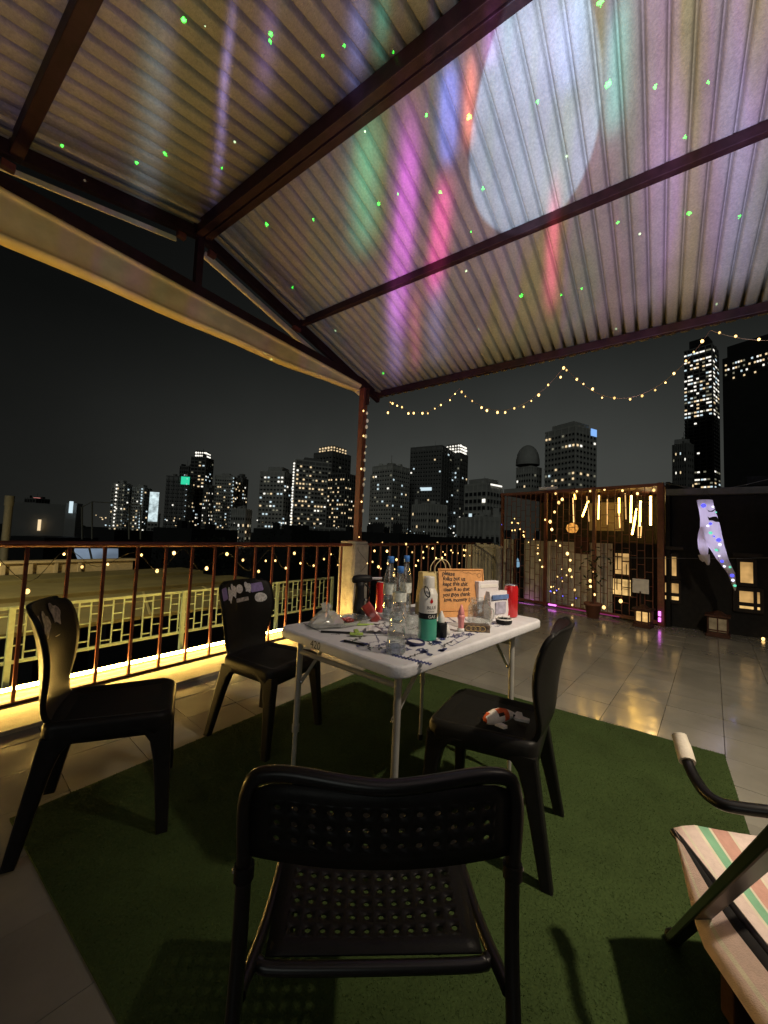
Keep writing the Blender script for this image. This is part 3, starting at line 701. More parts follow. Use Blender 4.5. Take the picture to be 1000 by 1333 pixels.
# plank fence between railing and gate, with a round pillar
pf = thing('plank_fence', 'weathered beige plank fence between the railing and the red gate', 'fence', (0, 0, 0))
pa, pb = at_z(608, 763, .0), at_z(646, 775, .0); pa = at_x(608, 766, 8.3); pb = at_x(645, 766, 8.1); pa.z = pb.z = 0
for k in range(9):
    q = pa.lerp(pb, k / 8); zt = 1.10 + .02 * (k % 2)
    MB().box((q.x, q.y, zt / 2), (.03, .07 if k % 3 else .10, zt), rz=0).build('plank', 'plank', pf)
MB().bar((pa.x - .03, pa.y, 1.06), (pb.x - .03, pb.y, 1.06), .03, .05).build('top_rail', 'plank', pf)
q = at_x(648.5, 766, 7.9); o = thing('round_pillar', 'short rust stained round pillar beside the left post of the gate', 'pillar', (q.x, q.y, 0))
MB().lathe([(.07, 0), (.07, 1.02), (.085, 1.03), (.085, 1.08), (.001, 1.085)], 14).build('shaft', 'concrete', o)
# meteor light tubes
tubes = [(746, 648, 747, 680, 0), (766, 652, 758, 673, 1), (764, 646, 767, 679, 0), (780, 645, 779, 676, 2), (791, 650, 791, 683, 0), (806, 648, 806, 668, 1), (806, 668, 807, 687, 0), (814, 642, 815, 676, 0),
         (822, 645, 821, 680, 1), (829, 662, 823, 696, 1), (834, 652, 833, 685, 1), (831, 684, 831, 700, 0), (847, 646, 847, 684, 1), (835, 685, 834, 700, 0), (748, 640, 749, 650, 1)]
ML = iter(['short dim meteor tube, leftmost of those in the porch', 'bright tilted meteor tube at the left of the right gate panel', 'long dim meteor tube hanging right behind the tilted bright one', 'half lit meteor tube hanging alone right of the gate mullion', 'dim golden meteor tube between the half lit one and the first bright pair',
    'bright upper end of the meteor tube pair left of the big cluster', 'dim lower meteor tube right under a short bright one', 'long thin dim meteor tube left of the big bright cluster', 'bright upright meteor tube at the left of the big cluster', 'brightest tilted meteor tube reaching lowest in the cluster', 'bright upright meteor tube at the right of the big cluster',
    'small dim meteor tube at the bottom of the cluster', 'bright meteor tube nearest the thick right gate post', 'dim meteor tube hanging below the right of the cluster', 'short bright lamp tube close under the gate top rail, far left'])
for (u0, v0, u1, v1, k) in tubes:
    a, b = gp(u0, v0, .45), gp(u1, v1, .45); b.y += random.uniform(-.02, .02)
    wa = G0 + gd * a.x + gout * .45 + Vector((0, 0, a.z)); wb = G0 + gd * b.x + gout * .45 + Vector((0, 0, b.z))
    lab = next(ML)
    o = thing('meteor_light', lab, 'light tube', wa, group='meteor light tubes in the porch')
    d = wb - wa
    MB().tube([(0, 0, 0), d], .0145 if k == 1 else .009, 8).build('tube', 'meteor' if k else 'meteordim', o)
    MB().tube([(0, 0, .07), (0, 0, 0)], .013, 8).build('end_cap', 'black', o); MB().tube([(0, 0, .07), (0, 0, max(.09, 2.2 - wa.z))], .003, 4).build('cord', 'wire', o)
pl = bpy.data.lights.new('porch_lamp', 'POINT'); po = bpy.data.objects.new('porch_lamp', pl); COL.objects.link(po)
q = G0 + gd * .35 + gout * .75; po.location = (q.x, q.y, 1.95); pl.energy = 3.5; pl.color = (1, .68, .32); pl.shadow_soft_size = .08
# window behind the gate
def glazed(name, label, F, xs, zs, y, mname, cat='window', frame=.025, parts=True, group=None, mull=()):
    """window with frame bars and lit panes; F(x, y, z) -> world; xs, zs list the bar positions"""
    p0 = F((xs[0] + xs[-1]) / 2, y, zs[0]); o = thing(name, label, cat, p0, group=group)
    T = lambda x, yy, z: F(x, yy, z) - p0
    fb = MB()
    for x in xs: fb.bar(T(x, y, zs[0] - frame / 2), T(x, y, zs[-1] + frame / 2), frame, .05)
    for z in zs: fb.bar(T(xs[0], y + .002, z), T(xs[-1], y + .002, z), frame, .05)
    fb.build('frame', 'frame', o)
    for a, b in zip(xs[:-1], xs[1:]):
        for c, d in zip(zs[:-1], zs[1:]):
            MB().add([T(a, y - .01, c), T(b, y - .01, c), T(b, y - .01, d), T(a, y - .01, d), T(a, y - .03, c), T(b, y - .03, c), T(b, y - .03, d), T(a, y - .03, d)], [(0, 1, 2, 3), (7, 6, 5, 4), (0, 4, 5, 1), (1, 5, 6, 2), (2, 6, 7, 3), (3, 7, 4, 0)]).build('pane', mname if not isinstance(mname, dict) else mname.get((round(c, 2)), 'winglow'), o)
    for (xa, za, xb, zb) in mull: MB().bar(T(xa, y + .012, za), T(xb, y + .012, zb), .014, .014).build('mullion', 'frame', o)
    return o
FG = lambda x, y, z: G0 + gd * x - gout * y + Vector((0, 0, z))
a, b, c, d = gp(800, 718, .35), gp(821, 752, .35), gp(797, 752, .35), gp(822.5, 778, .35)
xs = sorted((a.x, b.x)); zs = (b.z + .02, a.z); xm = (xs[0] + xs[1]) / 2
glazed('window', 'tall upper window glowing amber behind the red gate with small mullions', FG, xs, list(zs), -.35, 'winglow',
       mull=[(xm, zs[0], xm, zs[1]), (xs[0], zs[0] + .25, xm, zs[0] + .25), (xm, zs[0] + .32, xs[1], zs[0] + .32), (xs[0] + .06, zs[0], xs[0] + .06, zs[0] + .2), (xs[1] - .05, zs[0] + .1, xs[1] - .05, zs[1])])
xs = sorted((c.x, d.x)); zs = (d.z, b.z - .015); xm = (xs[0] + xs[1]) / 2
glazed('window', 'wide lower window glowing amber behind the red gate, under the tall one', FG, xs, list(zs), -.35, 'winbright',
       mull=[(xm, zs[0] + .1, xm, zs[1]), (xs[0], zs[0] + .16, xm, zs[0] + .16), (xs[0] + .05, zs[0], xs[0] + .05, zs[1]), (xs[1] - .08, zs[0] + .1, xs[1] - .08, zs[1])])
MB().box((gp(822, 740, .40).x - .12, -.42, .62), (1.0, .06, 1.24)).build('door_wall', 'house', porch)
# board, lantern, plant in front of and behind the gate
q = gp(834, 763, -.10); o = thing('blank_board', 'small blank white board standing behind the lantern by the gate', 'board', FG(q.x, .0, 0), ga)
hh = q.z; MB().box((0, .10, hh), (.22, .02, .22)).build('panel', 'board', o, bevel=.006); MB().box((0, .115, hh / 2 - .04), (.02, .015, hh - .08)).build('stick', 'wood', o)
MB().box((0, .11, .01), (.16, .14, .02)).build('foot', 'wood', o)
def lantern(label, p, w, h, ang, mname, scale=1):
    o = thing('lantern', label, 'lantern', p, ang, group='lanterns on the terrace floor')
    fr = MB(); t = .018
    for sx in (-1, 1):
        for sy in (-1, 1): fr.box((sx * (w - t) / 2, sy * (w - t) / 2, h / 2 + .05), (t, t, h))
    for z in (.05, h * .42, h + .05):
        for s_ in (-1, 1): fr.box((0, s_ * (w - t) / 2, z), (w - t - .002, t * .9, t)); fr.box((s_ * (w - t) / 2, 0, z), (t * .9, w - t - .002, t))
    for s_ in (-1, 1): fr.box((0, s_ * (w - t * .8) / 2, h / 2 + .05), (t * .8, t * .8, h - .01)); fr.box((s_ * (w - t * .8) / 2, 0, h / 2 + .05), (t * .8, t * .8, h - .01))
    fr.build('frame', 'wood', o); MB().box((0, 0, .02), (w + .03, w + .03, .04)).build('base', 'wood', o, bevel=.004)
    MB().prism(rrect(w + .05, w + .05, .01, 2), h + .062, h + .085).lathe([(w * .45, h + .085), (w * .2, h + .13), (.001, h + .14)], 4).build('lid', 'wood', o)
    for s_ in (-1, 1):
        MB().box((0, s_ * (w / 2 - .022), h / 2 + .05), (w - .05, .006, h - .04)).build('pane', mname, o); MB().box((s_ * (w / 2 - .022), 0, h / 2 + .05), (.006, w - .05, h - .04)).build('pane', mname, o)
    return o
q = at_z(838, 816, 0); lantern('glowing amber lantern with small panes beside the right gate post', q, .19, .19, ga, 'lantern')
q = at_z(935, 828, 0); lantern('dim dark lantern on the floor in front of the dark house, below the ghost', q, .22, .21, R(82), 'lanterndim')
q = at_z(772, 804, 0); pot = thing('potted_plant', 'small dark leafy tree in a terracotta pot in front of the gate', 'plant', q)
MB().lathe([(.001, 0), (.085, 0), (.12, .20), (.135, .20), (.135, .24), (.11, .24), (.105, .20), (.001, .19)], 14).build('pot', 'terracotta', pot)
MB().tube([(0, 0, .18), (.02, .01, .5), (-.01, .02, .9)], [.02, .014, .008], 6).build('trunk', 'wood', pot)
lb = MB()
for k in range(70):
    c = Vector((random.gauss(0, .08), random.gauss(0, .13), random.uniform(.4, 1.15))); t1 = Vector((random.gauss(0, 1), random.gauss(0, 1), random.gauss(0, .5))).normalized(); t2 = t1.cross(Vector((random.gauss(0, 1), random.gauss(0, 1), 1))).normalized()
    lb.add([c - t1 * .045, c + t2 * .016, c + t1 * .045, c - t2 * .016], [(0, 1, 2, 3)])
lb.build('leaves', 'leaf', pot)
sp_ = lambda pts, w: [FG(*(lambda g: (g.x, g.y + .04, g.z))(gp(u, v, w))) for u, v in pts]
string_light([smooth_path(sp_([(722, 640), (735, 648), (722, 662), (708, 676), (715, 684), (724, 696), (734, 707), (745, 720), (746, 735), (744, 750), (747, 762), (752, 775)], 0), 5)], 'bright warm bulbs winding down the middle gate panel', .155, scale=1.9, jit=.03)
string_light([smooth_path(sp_([(768, 738), (767, 755), (772, 762), (768, 770), (775, 776), (770, 783), (787, 793), (805, 782), (811, 797)], -.03), 5)], 'warm bulbs around the small potted tree by the gate', .16, scale=1.9, jit=.03)
string_light([smooth_path(sp_([(655, 685), (664, 680), (676, 676), (668, 690), (684, 690), (680, 697), (690, 701), (700, 704), (702, 715), (704, 730), (705, 742)], 0), 5)], 'tiny blue and white fairy lights on the left gate panel', .10, scale=1.0, jit=.03, blue=.32)
string_light([smooth_path(sp_([(712, 765), (725, 770), (733, 752), (742, 757), (735, 742), (720, 768), (740, 778), (755, 778)], 0), 5)], 'tiny fairy lights low on the middle gate panel', .13, scale=1.0, jit=.04, blue=.3)
string_light([smooth_path(sp_([(745, 640), (780, 639), (799, 640), (817, 638), (838, 642), (858, 641)], 0), 5)], 'row of warm bulbs under the top rail of the right gate panel', .24, scale=1.6, jit=.02)
q = FG(gp(745, 687, .5).x, -.5, gp(745, 687, .5).z); bk = thing('basket_lamp', 'small orange basket lamp hanging in the porch', 'lamp', q)
MB().lathe([(.03, .09), (.09, .05), (.11, -.02), (.07, -.09), (.001, -.10)], 14).build('shade', 'basket', bk); MB().tube([(0, 0, .09), (0, 0, 2.2 - q.z)], .004, 4).build('cord', 'wire', bk)

# dark house
XH = 7.42; YH0 = G0.y - .11
hs = thing('dark_house', 'low dark house with amber lit windows at the right of the terrace', 'house', (XH, -2.4, 0))
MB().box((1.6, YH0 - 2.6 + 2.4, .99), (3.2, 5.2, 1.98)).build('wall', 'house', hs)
MB().box((1.55, YH0 - 2.6 + 2.4, 2.04), (3.35, 5.3, .10)).build('parapet', 'houseedge', hs, bevel=.01)
MB().box((1.9, YH0 - 2.6 + 2.0, 2.22), (2.2, 4.0, .28)).build('roof_box', 'house', hs)
FH = lambda x, y, z: Vector((XH - .035 - y, x, z))
def wy(u, v): p = at_x(u, v, XH - .035); return p.y, p.z
a, b = wy(863, 722), wy(882, 752); c, d = wy(863, 756), wy(885, 784)
glazed('window', 'amber window of the dark house right beside the gate post, upper half', FH, [b[0], (a[0] * .45 + b[0] * .55), a[0]], [b[1], a[1]], .0, 'winglow')
glazed('window', 'amber window of the dark house right beside the gate post, lower half', FH, [d[0], (c[0] * .6 + d[0] * .4), c[0]], [d[1], d[1] + (c[1] - d[1]) * .35, c[1]], .0, {round(d[1], 2): 'winbright'})
a, b = wy(961, 729), wy(983, 762); c, d = wy(956, 766), wy(992, 797)
glazed('window', 'amber upper window of the dark house below the ghost tail', FH, [b[0], a[0]], [b[1], a[1]], .0, 'winglow', frame=.035)
glazed('window', 'wide amber lower window of the dark house at the right edge', FH, [d[0], wy(983, 770)[0], wy(960, 770)[0], c[0]], [d[1], d[1] + (c[1] - d[1]) * .3, c[1]], .0, {round(d[1], 2): 'winbright'}, frame=.035)
a, b = wy(959, 722), wy(985, 727); MB().box((-.06, (a[0] + b[0]) / 2 + 2.4, a[1]), (.12, a[0] - b[0] + .1, .05)).build('window_hood', 'frame', hs)
a, b = wy(864, 713), wy(884, 718); MB().box((-.06, (a[0] + b[0]) / 2 + 2.4, a[1]), (.12, a[0] - b[0] + .1, .05)).build('window_hood', 'frame', hs)
string_light([[FH(*(wy(985, 833)[0], .1, .03)), FH(wy(1010, 834)[0], .1, .03)]], 'single small bright bulb on the floor at the foot of the dark house', .10, scale=1.8)
tag(MB().tube(smooth_path([at_x(858, 628, 6.6), at_x(930, 637, 6.6), at_x(1010, 622, 6.6)], 6), .004, 5).build('overhead_cable', 'houseedge'), 'thin cable strung above the dark house carrying the ghost', 'cable')
tag(MB().tube(smooth_path([at_x(780, 726, 7.2), at_x(930, 727, 7.0), at_x(1010, 726, 7.0)], 6), .004, 5).build('low_cable', 'houseedge'), 'thin cable stretched in front of the dark house windows', 'cable')

# ghost windsock
XGH = 6.5
gq = at_x(918, 652, XGH); gh = thing('ghost_windsock', 'white cloth ghost windsock with blue and green lights hanging before the dark house', 'decoration', gq)
def gx(u, v, off=0.0): p = at_x(u, v, XGH) - gq; p.x -= off; return p
def flat_loft(rows, th):
    rings = []
    for (v, a, b) in rows:
        A, B = gx(a, v), gx(b, v); c = (A + B) / 2; hw = (A - B).length / 2; t_ = min(th, hw)
        dirw = (B - A).normalized()
        rings.append([c + dirw * hw * math.cos(t) + Vector((1, 0, 0)) * t_ * (1.15 + .05 * math.sin(5 * t + v * .09)) * math.sin(t) for t in [2 * math.pi * k / 16 for k in range(16)]])
    return rings
rowsb = [(651, 907, 928), (658, 908.5, 929.5), (667, 910.5, 932), (675, 911.5, 935), (684, 911.5, 937.5), (694, 911, 939.5), (703, 914, 941.5), (710, 921, 943), (718, 927, 945.5), (728, 933, 948.5), (737, 940, 952.5), (746, 947, 957), (756, 951, 958), (764, 954, 958.5), (769, 956.5, 957.6)]
gm = bpy.data.materials.new('ghost cloth translucent'); gm.use_nodes = True; t_ = gm.node_tree; t_.nodes.remove(t_.nodes['Principled BSDF'])
df = t_.nodes.new('ShaderNodeBsdfDiffuse'); df.inputs[0].default_value = (.62, .58, .57, 1); tl = t_.nodes.new('ShaderNodeBsdfTranslucent'); tl.inputs[0].default_value = (.7, .66, .7, 1)
mx = t_.nodes.new('ShaderNodeMixShader'); mx.inputs[0].default_value = .5; t_.links.new(df.outputs[0], mx.inputs[1]); t_.links.new(tl.outputs[0], mx.inputs[2]); t_.links.new(mx.outputs[0], t_.nodes['Material Output'].inputs[0])
M['ghostcloth'] = gm
MB().loft(flat_loft(rowsb, .085), 0, True, False).build('body', 'ghostcloth', gh)
arm = MB().loft(flat_loft([(686, 911.5, 924), (694, 909, 923), (703, 908, 923), (713, 909, 922.5), (721, 911.5, 922), (727, 914.5, 921.5), (729, 916, 920)], .06), 0, True, True)
for pts in ([(913, 722), (914.5, 728), (916, 731)], [(919.5, 722), (921, 731), (922, 735.5)]): arm.tube([gx(u, v) for u, v in pts], [.035, .028, .012], 8)
arm.build('arm', 'ghostcloth', gh)
core = MB(); core.tube([gx(918, 656), gx(922, 670), gx(925, 690), gx(931, 708), gx(939, 724)], [.032, .032, .032, .028, .02], 8); core.tube([gx(916, 694), gx(915, 714)], .018, 8)
M['core'] = glow('ghost inner glow', (.72, .66, 1.0), 4.6, light=True); core.build('light_core', 'core', gh)
for (u, v, k, r) in [(915, 659, 'gblue', .034), (927, 660.5, 'gwhite', .016), (931, 667.5, 'ggreen', .012), (924, 682, 'gblue', .022), (920.5, 685, 'gwhite', .018), (924, 694, 'ggreen', .025), (928.5, 698.5, 'gblue', .014), (934.5, 703, 'gblue', .032), (936, 709, 'gwhite', .02), (932.5, 715.5, 'ggreen', .028), (935.5, 723.5, 'gwhite', .014), (939, 730.5, 'gblue', .022), (942.5, 737, 'gwhite', .018), (949.5, 738, 'ggreen', .018), (952.5, 749, 'gblue', .026), (953.5, 755, 'gwhite', .02), (956, 762, 'ggreen', .02)]:
    c = gx(u, v, .085); c.x = gx(u, v, .098 if v < 715 else .07 if v < 735 else .045).x
    MB().ball(c, r * .8, seg=8, rows=6, sc=(.6, 1, 1)).build('light', k, gh)
def face(pts, nm):
    pts = [gx(u, v, .104) for u, v in pts]; n = len(pts); MB().add([p + Vector((.004, 0, 0)) for p in pts] + pts, [tuple(range(n)), tuple(range(n, 2 * n))[::-1]] + [(i, (i + 1) % n, (i + 1) % n + n, i + n) for i in range(n)]).build(nm, 'black', gh)
face([(918.5, 662.5), (920.5, 665), (924, 666), (928, 664.5), (930.5, 662), (930, 664.5), (926.5, 667), (921.5, 666.8)], 'eye')
face([(920, 673), (922.5, 674.5), (927, 673.2), (931.5, 673), (934, 676), (935, 680), (930, 679.8), (927, 678.3), (922, 678)], 'mouth')
cord = MB(); top = at_x(919, 637, 6.6) - gq
for u in (908, 927): cord.tube([gx(u, 651.5), top], .003, 4)
cord.build('cord', 'wire', gh)

# ================================================================== CITY BEYOND
def hr(u):
    d = ray(u, hor(u)); v = Vector((d[0], d[1])); return v.normalized()
def isect(Mp, d, r):
    # Mp + a d = k r
    det = d.x * -r.y + r.x * d.y
    a = (-Mp.x * -r.y + r.x * -Mp.y) / det; return a
def tower(label, u0, um, u1, vt, D, wall='mid', toponly=0, pf=None, slab='slab', nf=22, c1=8, c2=5, p=.25, mix=(.5, .3, .2), zlow=-3, winw=.54, winh=.36, bands=True, yaw=None, name='tower_block', cat='tower', group=None, crown=None, extra=None, depth=None):
    f = hr(um); Mp = f * D; lp = Vector((-f.y, f.x)); wl, wr = um - u0, u1 - um
    yw = yaw if yaw is not None else math.atan2(max(wr, 1), max(wl, 1)); yw = min(max(yw, .12), 1.42)
    dl = lp * math.cos(yw) + f * math.sin(yw); dr = f * math.cos(yw) - lp * math.sin(yw)
    a = isect(Mp, dl, hr(u0)) if wl > .5 else (depth or 25); b = isect(Mp, dr, hr(u1)) if wr > .5 else (depth or 25)
    a = a if 0 < a < 90 else 40; b = b if 0 < b < 90 else 40
    zt = at_d(um, vt, D).z; o = thing(name, label, cat, (Mp.x, Mp.y, -14), group=group)
    A, Bv = dl * a, dr * b; H_ = zt + 14
    foot = [(0, 0), (Bv.x, Bv.y), (Bv.x + A.x, Bv.y + A.y), (A.x, A.y)]
    MB().prism(foot, 0, H_).build('body', FACADE[wall], o)
    n1 = (-dr), (-dl)
    fh = (H_ * .97) / nf
    if bands:
        s_ = MB(); cen = (Vector(foot[2])) / 2
        ex = [((Vector(q) - cen) * (1 + .5 / max(a, b)) + cen) for q in foot]; ex = [(q.x, q.y) for q in ex]
        for k in range(nf + 1):
            z = H_ - k * fh
            if z - 14 < zlow: break
            s_.prism(ex, z - fh * .30, z - .02 * fh)
        so = s_.build('floor_slabs', slab, o); so['kind'] = 'stuff'
    cen = Vector(foot[2]) / 2; rc = MB()      # roof clutter
    for k in range(random.randint(3, 6)):
        fa_, fb_ = random.uniform(.12, .88), random.uniform(.12, .88); qq = A * fa_ + Bv * fb_; hh = random.uniform(.8, 3.2); rc.box((qq.x, qq.y, H_ + hh / 2 + .02), (random.uniform(1.2, 4), random.uniform(1.2, 4), hh), rz=random.uniform(0, .6))
    rc.tube([(cen.x * .7, cen.y * .7, H_), (cen.x * .7, cen.y * .7, H_ + random.uniform(3, 8))], .12, 5)
    if D > 100: rc.build('roof_clutter', FACADE[wall], o)['kind'] = 'stuff'
    pr_ = MB()                                 # upright piers between the window columns
    if bands:
        for (dv, ln, nc, nn) in ((dl, a, c1, -dr), (dr, b, c2, -dl)):
            for c in range(0, nc + 1, 2 if nc > 7 else 1):
                q_ = Vector(dv) * (ln * c / max(nc, 1)) + Vector((nn.x, nn.y)) * .3; pr_.box((q_.x, q_.y, H_ / 2), (.5, .5, H_ - .4), rz=math.atan2(dv.y, dv.x))
        if pr_.v: pr_.build('piers', slab, o)['kind'] = 'stuff'
    lit = {'lwarm': MB(), 'lcool': MB(), 'lwhite': MB(), 'ldim': MB()}; dark = MB()
    for (dv, ln, nc, nn) in ((dl, a, c1, -dr), (dr, b, c2, -dl)):
        if nc == 0: continue
        cw_ = ln / nc; off = Vector((nn.x, nn.y)) * .42
        for k in range(1, nf):
            z = H_ - k * fh
            if z - 14 < zlow or (toponly and k > toponly): break
            rowp = (pf(k) if pf else p) * 1.0 * random.choice((.5, .8, 1, 1.3, 1.9))
            for c in range(nc):
                s0 = (c + .5 - winw / 2) * cw_; s1 = (c + .5 + winw / 2) * cw_
                q0, q1 = Vector(dv) * s0 + off, Vector(dv) * s1 + off; z0, z1 = z - fh * .78, z - fh * (.78 - winh)
                quad = [(q0.x, q0.y, z0), (q1.x, q1.y, z0), (q1.x, q1.y, z1), (q0.x, q0.y, z1)]
                if random.random() < rowp:
                    r = random.random(); kk = 'lwarm' if r < mix[0] else 'lcool' if r < mix[0] + mix[1] else 'lwhite' if r < sum(mix[:3]) else 'ldim'
                    if random.random() < .25: kk = 'ldim'
                    lit[kk].add(quad, [(0, 1, 2, 3)])
                else: dark.add(quad, [(0, 1, 2, 3)])
    for k, mbx in lit.items():
        if mbx.v: mbx.build('lit_windows', k, o)['kind'] = 'stuff'
    if dark.v: dark.build('dark_windows', 'glassdark', o)['kind'] = 'stuff'
    for (kind, *pr) in (crown or []):
        cen = Vector(foot[2]) / 2
        if kind == 'box':    # plant room: fraction of footprint, height
            fr, h = pr; MB().prism([tuple((Vector(q) - cen) * fr + cen) for q in foot], H_ + .05, H_ + h).build('plant_room', FACADE[wall], o)
        elif kind == 'lit':
            fr, h, mm = pr; MB().prism([tuple((Vector(q) - cen) * fr + cen) for q in foot], H_ + .05, H_ + h).build('lit_crown', mm, o)
        elif kind == 'ring':   # lamps round the roof edge, rows of them
            fr, nrow, mm, sz = pr; e = MB()
            for rw in range(nrow):
                for (qa, qb) in zip(foot, foot[1:] + foot[:1]):
                    for t in range(5):
                        q = (Vector(qa).lerp(Vector(qb), (t + .5) / 5) - cen) * fr + cen; e.ball((q.x, q.y, H_ + 1.5 + rw * 3.0), sz * random.uniform(.6, 1.2), seg=6, rows=4)
            MB().prism([tuple((Vector(q) - cen) * fr * .94 + cen) for q in foot], H_ + .05, H_ + nrow * 3.0 + .8).build('plant_room', FACADE[wall], o)
            e.build('crown_lamps', mm, o)['kind'] = 'stuff'
        elif kind == 'mast': MB().tube([(cen.x, cen.y, H_), (cen.x, cen.y, H_ + pr[0])], .35, 6).build('mast', FACADE['mid'], o)
        elif kind == 'spire':
            MB().loft([[(cen.x + r * math.cos(t), cen.y + r * math.sin(t), H_ + z) for t in [k * math.pi / 3 for k in range(6)]] for r, z in pr[0]], 0, False).build('spire', FACADE['pale'], o)
        elif kind == 'edge':   # vertical chain of lights on the left or near edge
            t, n, mm, sz = pr; e = MB(); q = Vector(dl) * (a * t) - Vector((dr.x, dr.y)) * .6
            for k in range(n): e.ball((q.x, q.y, H_ * (.965 - .8 * k / n * (D and 1))), sz, seg=6, rows=4)
            e.build('edge_lights', mm, o)['kind'] = 'stuff'
        elif kind == 'sign':   # flat sign on left face: t0,t1 along face, z0,z1 fractions below top in m
            t0, t1, z0, z1, mm = pr; off = -Vector((dr.x, dr.y)) * .7; q0, q1 = Vector(dl) * a * t0 + off, Vector(dl) * a * t1 + off; th = -off * .4
            MB().add([(q0.x, q0.y, H_ - z1), (q1.x, q1.y, H_ - z1), (q1.x, q1.y, H_ - z0), (q0.x, q0.y, H_ - z0)] + [(q0.x + th.x, q0.y + th.y, H_ - z1), (q1.x + th.x, q1.y + th.y, H_ - z1), (q1.x + th.x, q1.y + th.y, H_ - z0), (q0.x + th.x, q0.y + th.y, H_ - z0)], [(0, 1, 2, 3), (7, 6, 5, 4), (0, 4, 5, 1), (1, 5, 6, 2), (2, 6, 7, 3), (3, 7, 4, 0)]).build('sign', mm, o)
        elif kind == 'signr':
            t0, t1, z0, z1, mm = pr; off = -Vector((dl.x, dl.y)) * .7; q0, q1 = Vector(dr) * b * t0 + off, Vector(dr) * b * t1 + off; th = -off * .4
            MB().add([(q0.x, q0.y, H_ - z1), (q1.x, q1.y, H_ - z1), (q1.x, q1.y, H_ - z0), (q0.x, q0.y, H_ - z0)] + [(q0.x + th.x, q0.y + th.y, H_ - z1), (q1.x + th.x, q1.y + th.y, H_ - z1), (q1.x + th.x, q1.y + th.y, H_ - z0), (q0.x + th.x, q0.y + th.y, H_ - z0)], [(0, 1, 2, 3), (7, 6, 5, 4), (0, 4, 5, 1), (1, 5, 6, 2), (2, 6, 7, 3), (3, 7, 4, 0)]).build('sign', mm, o)
    return o
def m_(px, D): return px * D / 520.0
# left to right
tower('far slim tower pair with white lit stairwell edges, first from the billboard', 142, 158, 168, 629, 520, wall='mid', nf=16, c1=5, c2=3, p=.10, crown=[('edge', .6, 12, 'lwhite', .9), ('edge', .02, 9, 'ldim', .8), ('box', .4, 4)])
tower('far slim tower with a bright vertical light line beside the billboard', 169, 184, 194, 634, 520, wall='mid', nf=16, c1=5, c2=3, p=.14, crown=[('edge', .15, 14, 'lcool', .8), ('box', .5, 3)])
tower('low dark block holding up the pale glowing billboard', 192, 205, 208, 668, 470, wall='dark', nf=6, c1=3, c2=0, p=.05, name='billboard_building', cat='building', crown=[('sign', .05, .98, -22, 9, 'billboard')])
tower('left wing of the dark tower with the green sign', 212, 240, 249, 620, 400, wall='dark', slab='slabdark', nf=17, c1=9, c2=4, p=.07, crown=[('sign', -.10, .30, .3, 7.5, 'sgreen'), ('edge', .02, 10, 'lcool', .4)])
tower('tallest stepped dark tower with white crown lights, beside the green sign', 243, 262, 272, 594, 430, wall='black', slab='slabdark', nf=24, c1=4, c2=4, p=.22, mix=(.3, .3, .4), crown=[('ring', .7, 2, 'lwhite', .9), ('mast', 10)])
tower('stepped back shoulder of the dark crowned tower', 229, 240, 246, 606, 445, wall='black', slab='slabdark', nf=20, c1=4, c2=2, p=.04)
tower('right wing of the dark crowned tower with warm balcony lights', 262, 268, 275, 634, 395, wall='dark', slab='slabdark', nf=15, c1=3, c2=5, p=.42, mix=(.5, .2, .3))
tower('grey slab tower with a white lit edge, first right of the dark crowned tower', 276, 300, 305, 619, 420, wall='mid', nf=20, c1=8, c2=2, p=.20, mix=(.4, .4, .2), crown=[('edge', .0, 16, 'lcool', .55), ('box', .4, 3)])
tower('dark stepped tower right behind the grey slab with the lit edge', 303, 312, 319, 622, 440, wall='dark', slab='slabdark', nf=18, c1=4, c2=3, p=.22, crown=[('box', .5, 5)])
tower('small low lit block at the foot of the grey slab tower', 300, 318, 326, 662, 330, wall='mid', nf=6, c1=6, c2=3, p=.25, name='low_block', cat='building')
tower('grey broad tower with few white windows, left of the warm lit tower', 335, 366, 381, 613, 380, wall='mid', nf=18, c1=7, c2=5, p=.24, mix=(.1, .6, .3), crown=[('box', .6, 5)])
tower('broad tower full of warm windows with a beaded white light edge', 378, 381, 427, 597, 350, wall='dark', slab='slab', nf=20, c1=1, c2=11, p=.34, mix=(.75, .1, .15), crown=[('edge', .6, 24, 'lwhite', .95), ('box', .5, 3)])
tower('dark tower with a ring of bright crown lamps behind the warm lit tower', 404, 428, 452, 586, 400, wall='dark', slab='slabdark', nf=22, c1=6, c2=6, p=.10, mix=(.7, .1, .2), crown=[('ring', .78, 2, 'lwarm', 1.0), ('mast', 9)])
tower('dark tower with warm windows half hidden by the red roof post', 424, 446, 462, 615, 340, wall='black', slab='slabdark', nf=18, c1=7, c2=6, p=.28, mix=(.8, .1, .1))
tower('row of bright shop lights at the foot of the warm lit tower', 370, 400, 455, 685, 300, wall='dark', nf=4, c1=10, c2=16, p=.9, mix=(.7, .0, .3), zlow=-14, name='lit_podium', cat='building', winw=.8)
tower('pale balcony tower with a slanted rooftop fin, right of the red post', 482, 508, 530, 604, 330, wall='pale', slab='slab', nf=20, c1=8, c2=8, p=.09, mix=(.3, .5, .2), crown=[('spire', [(1.4, 0), (4.6, 3.2), (.4, 4.4), (.3, 11)])])
tower('low shoulder of the pale balcony tower', 480, 488, 498, 617, 345, wall='pale', slab='slab', nf=16, c1=4, c2=4, p=.08)
tower('large black glass tower with a white sign near its middle', 531, 572, 588, 579, 360, wall='dark', slab='slabdark', nf=26, c1=12, c2=5, p=.04, mix=(.2, .7, .1), crown=[('sign', .28, .62, 40, 43, 'lcool')])
tower('dark tower with a bright lit crown behind the black glass tower', 576, 596, 606, 589, 390, wall='dark', slab='slabdark', nf=22, c1=6, c2=4, p=.16, mix=(.3, .5, .2), crown=[('ring', .9, 3, 'lwhite', 1.1)])
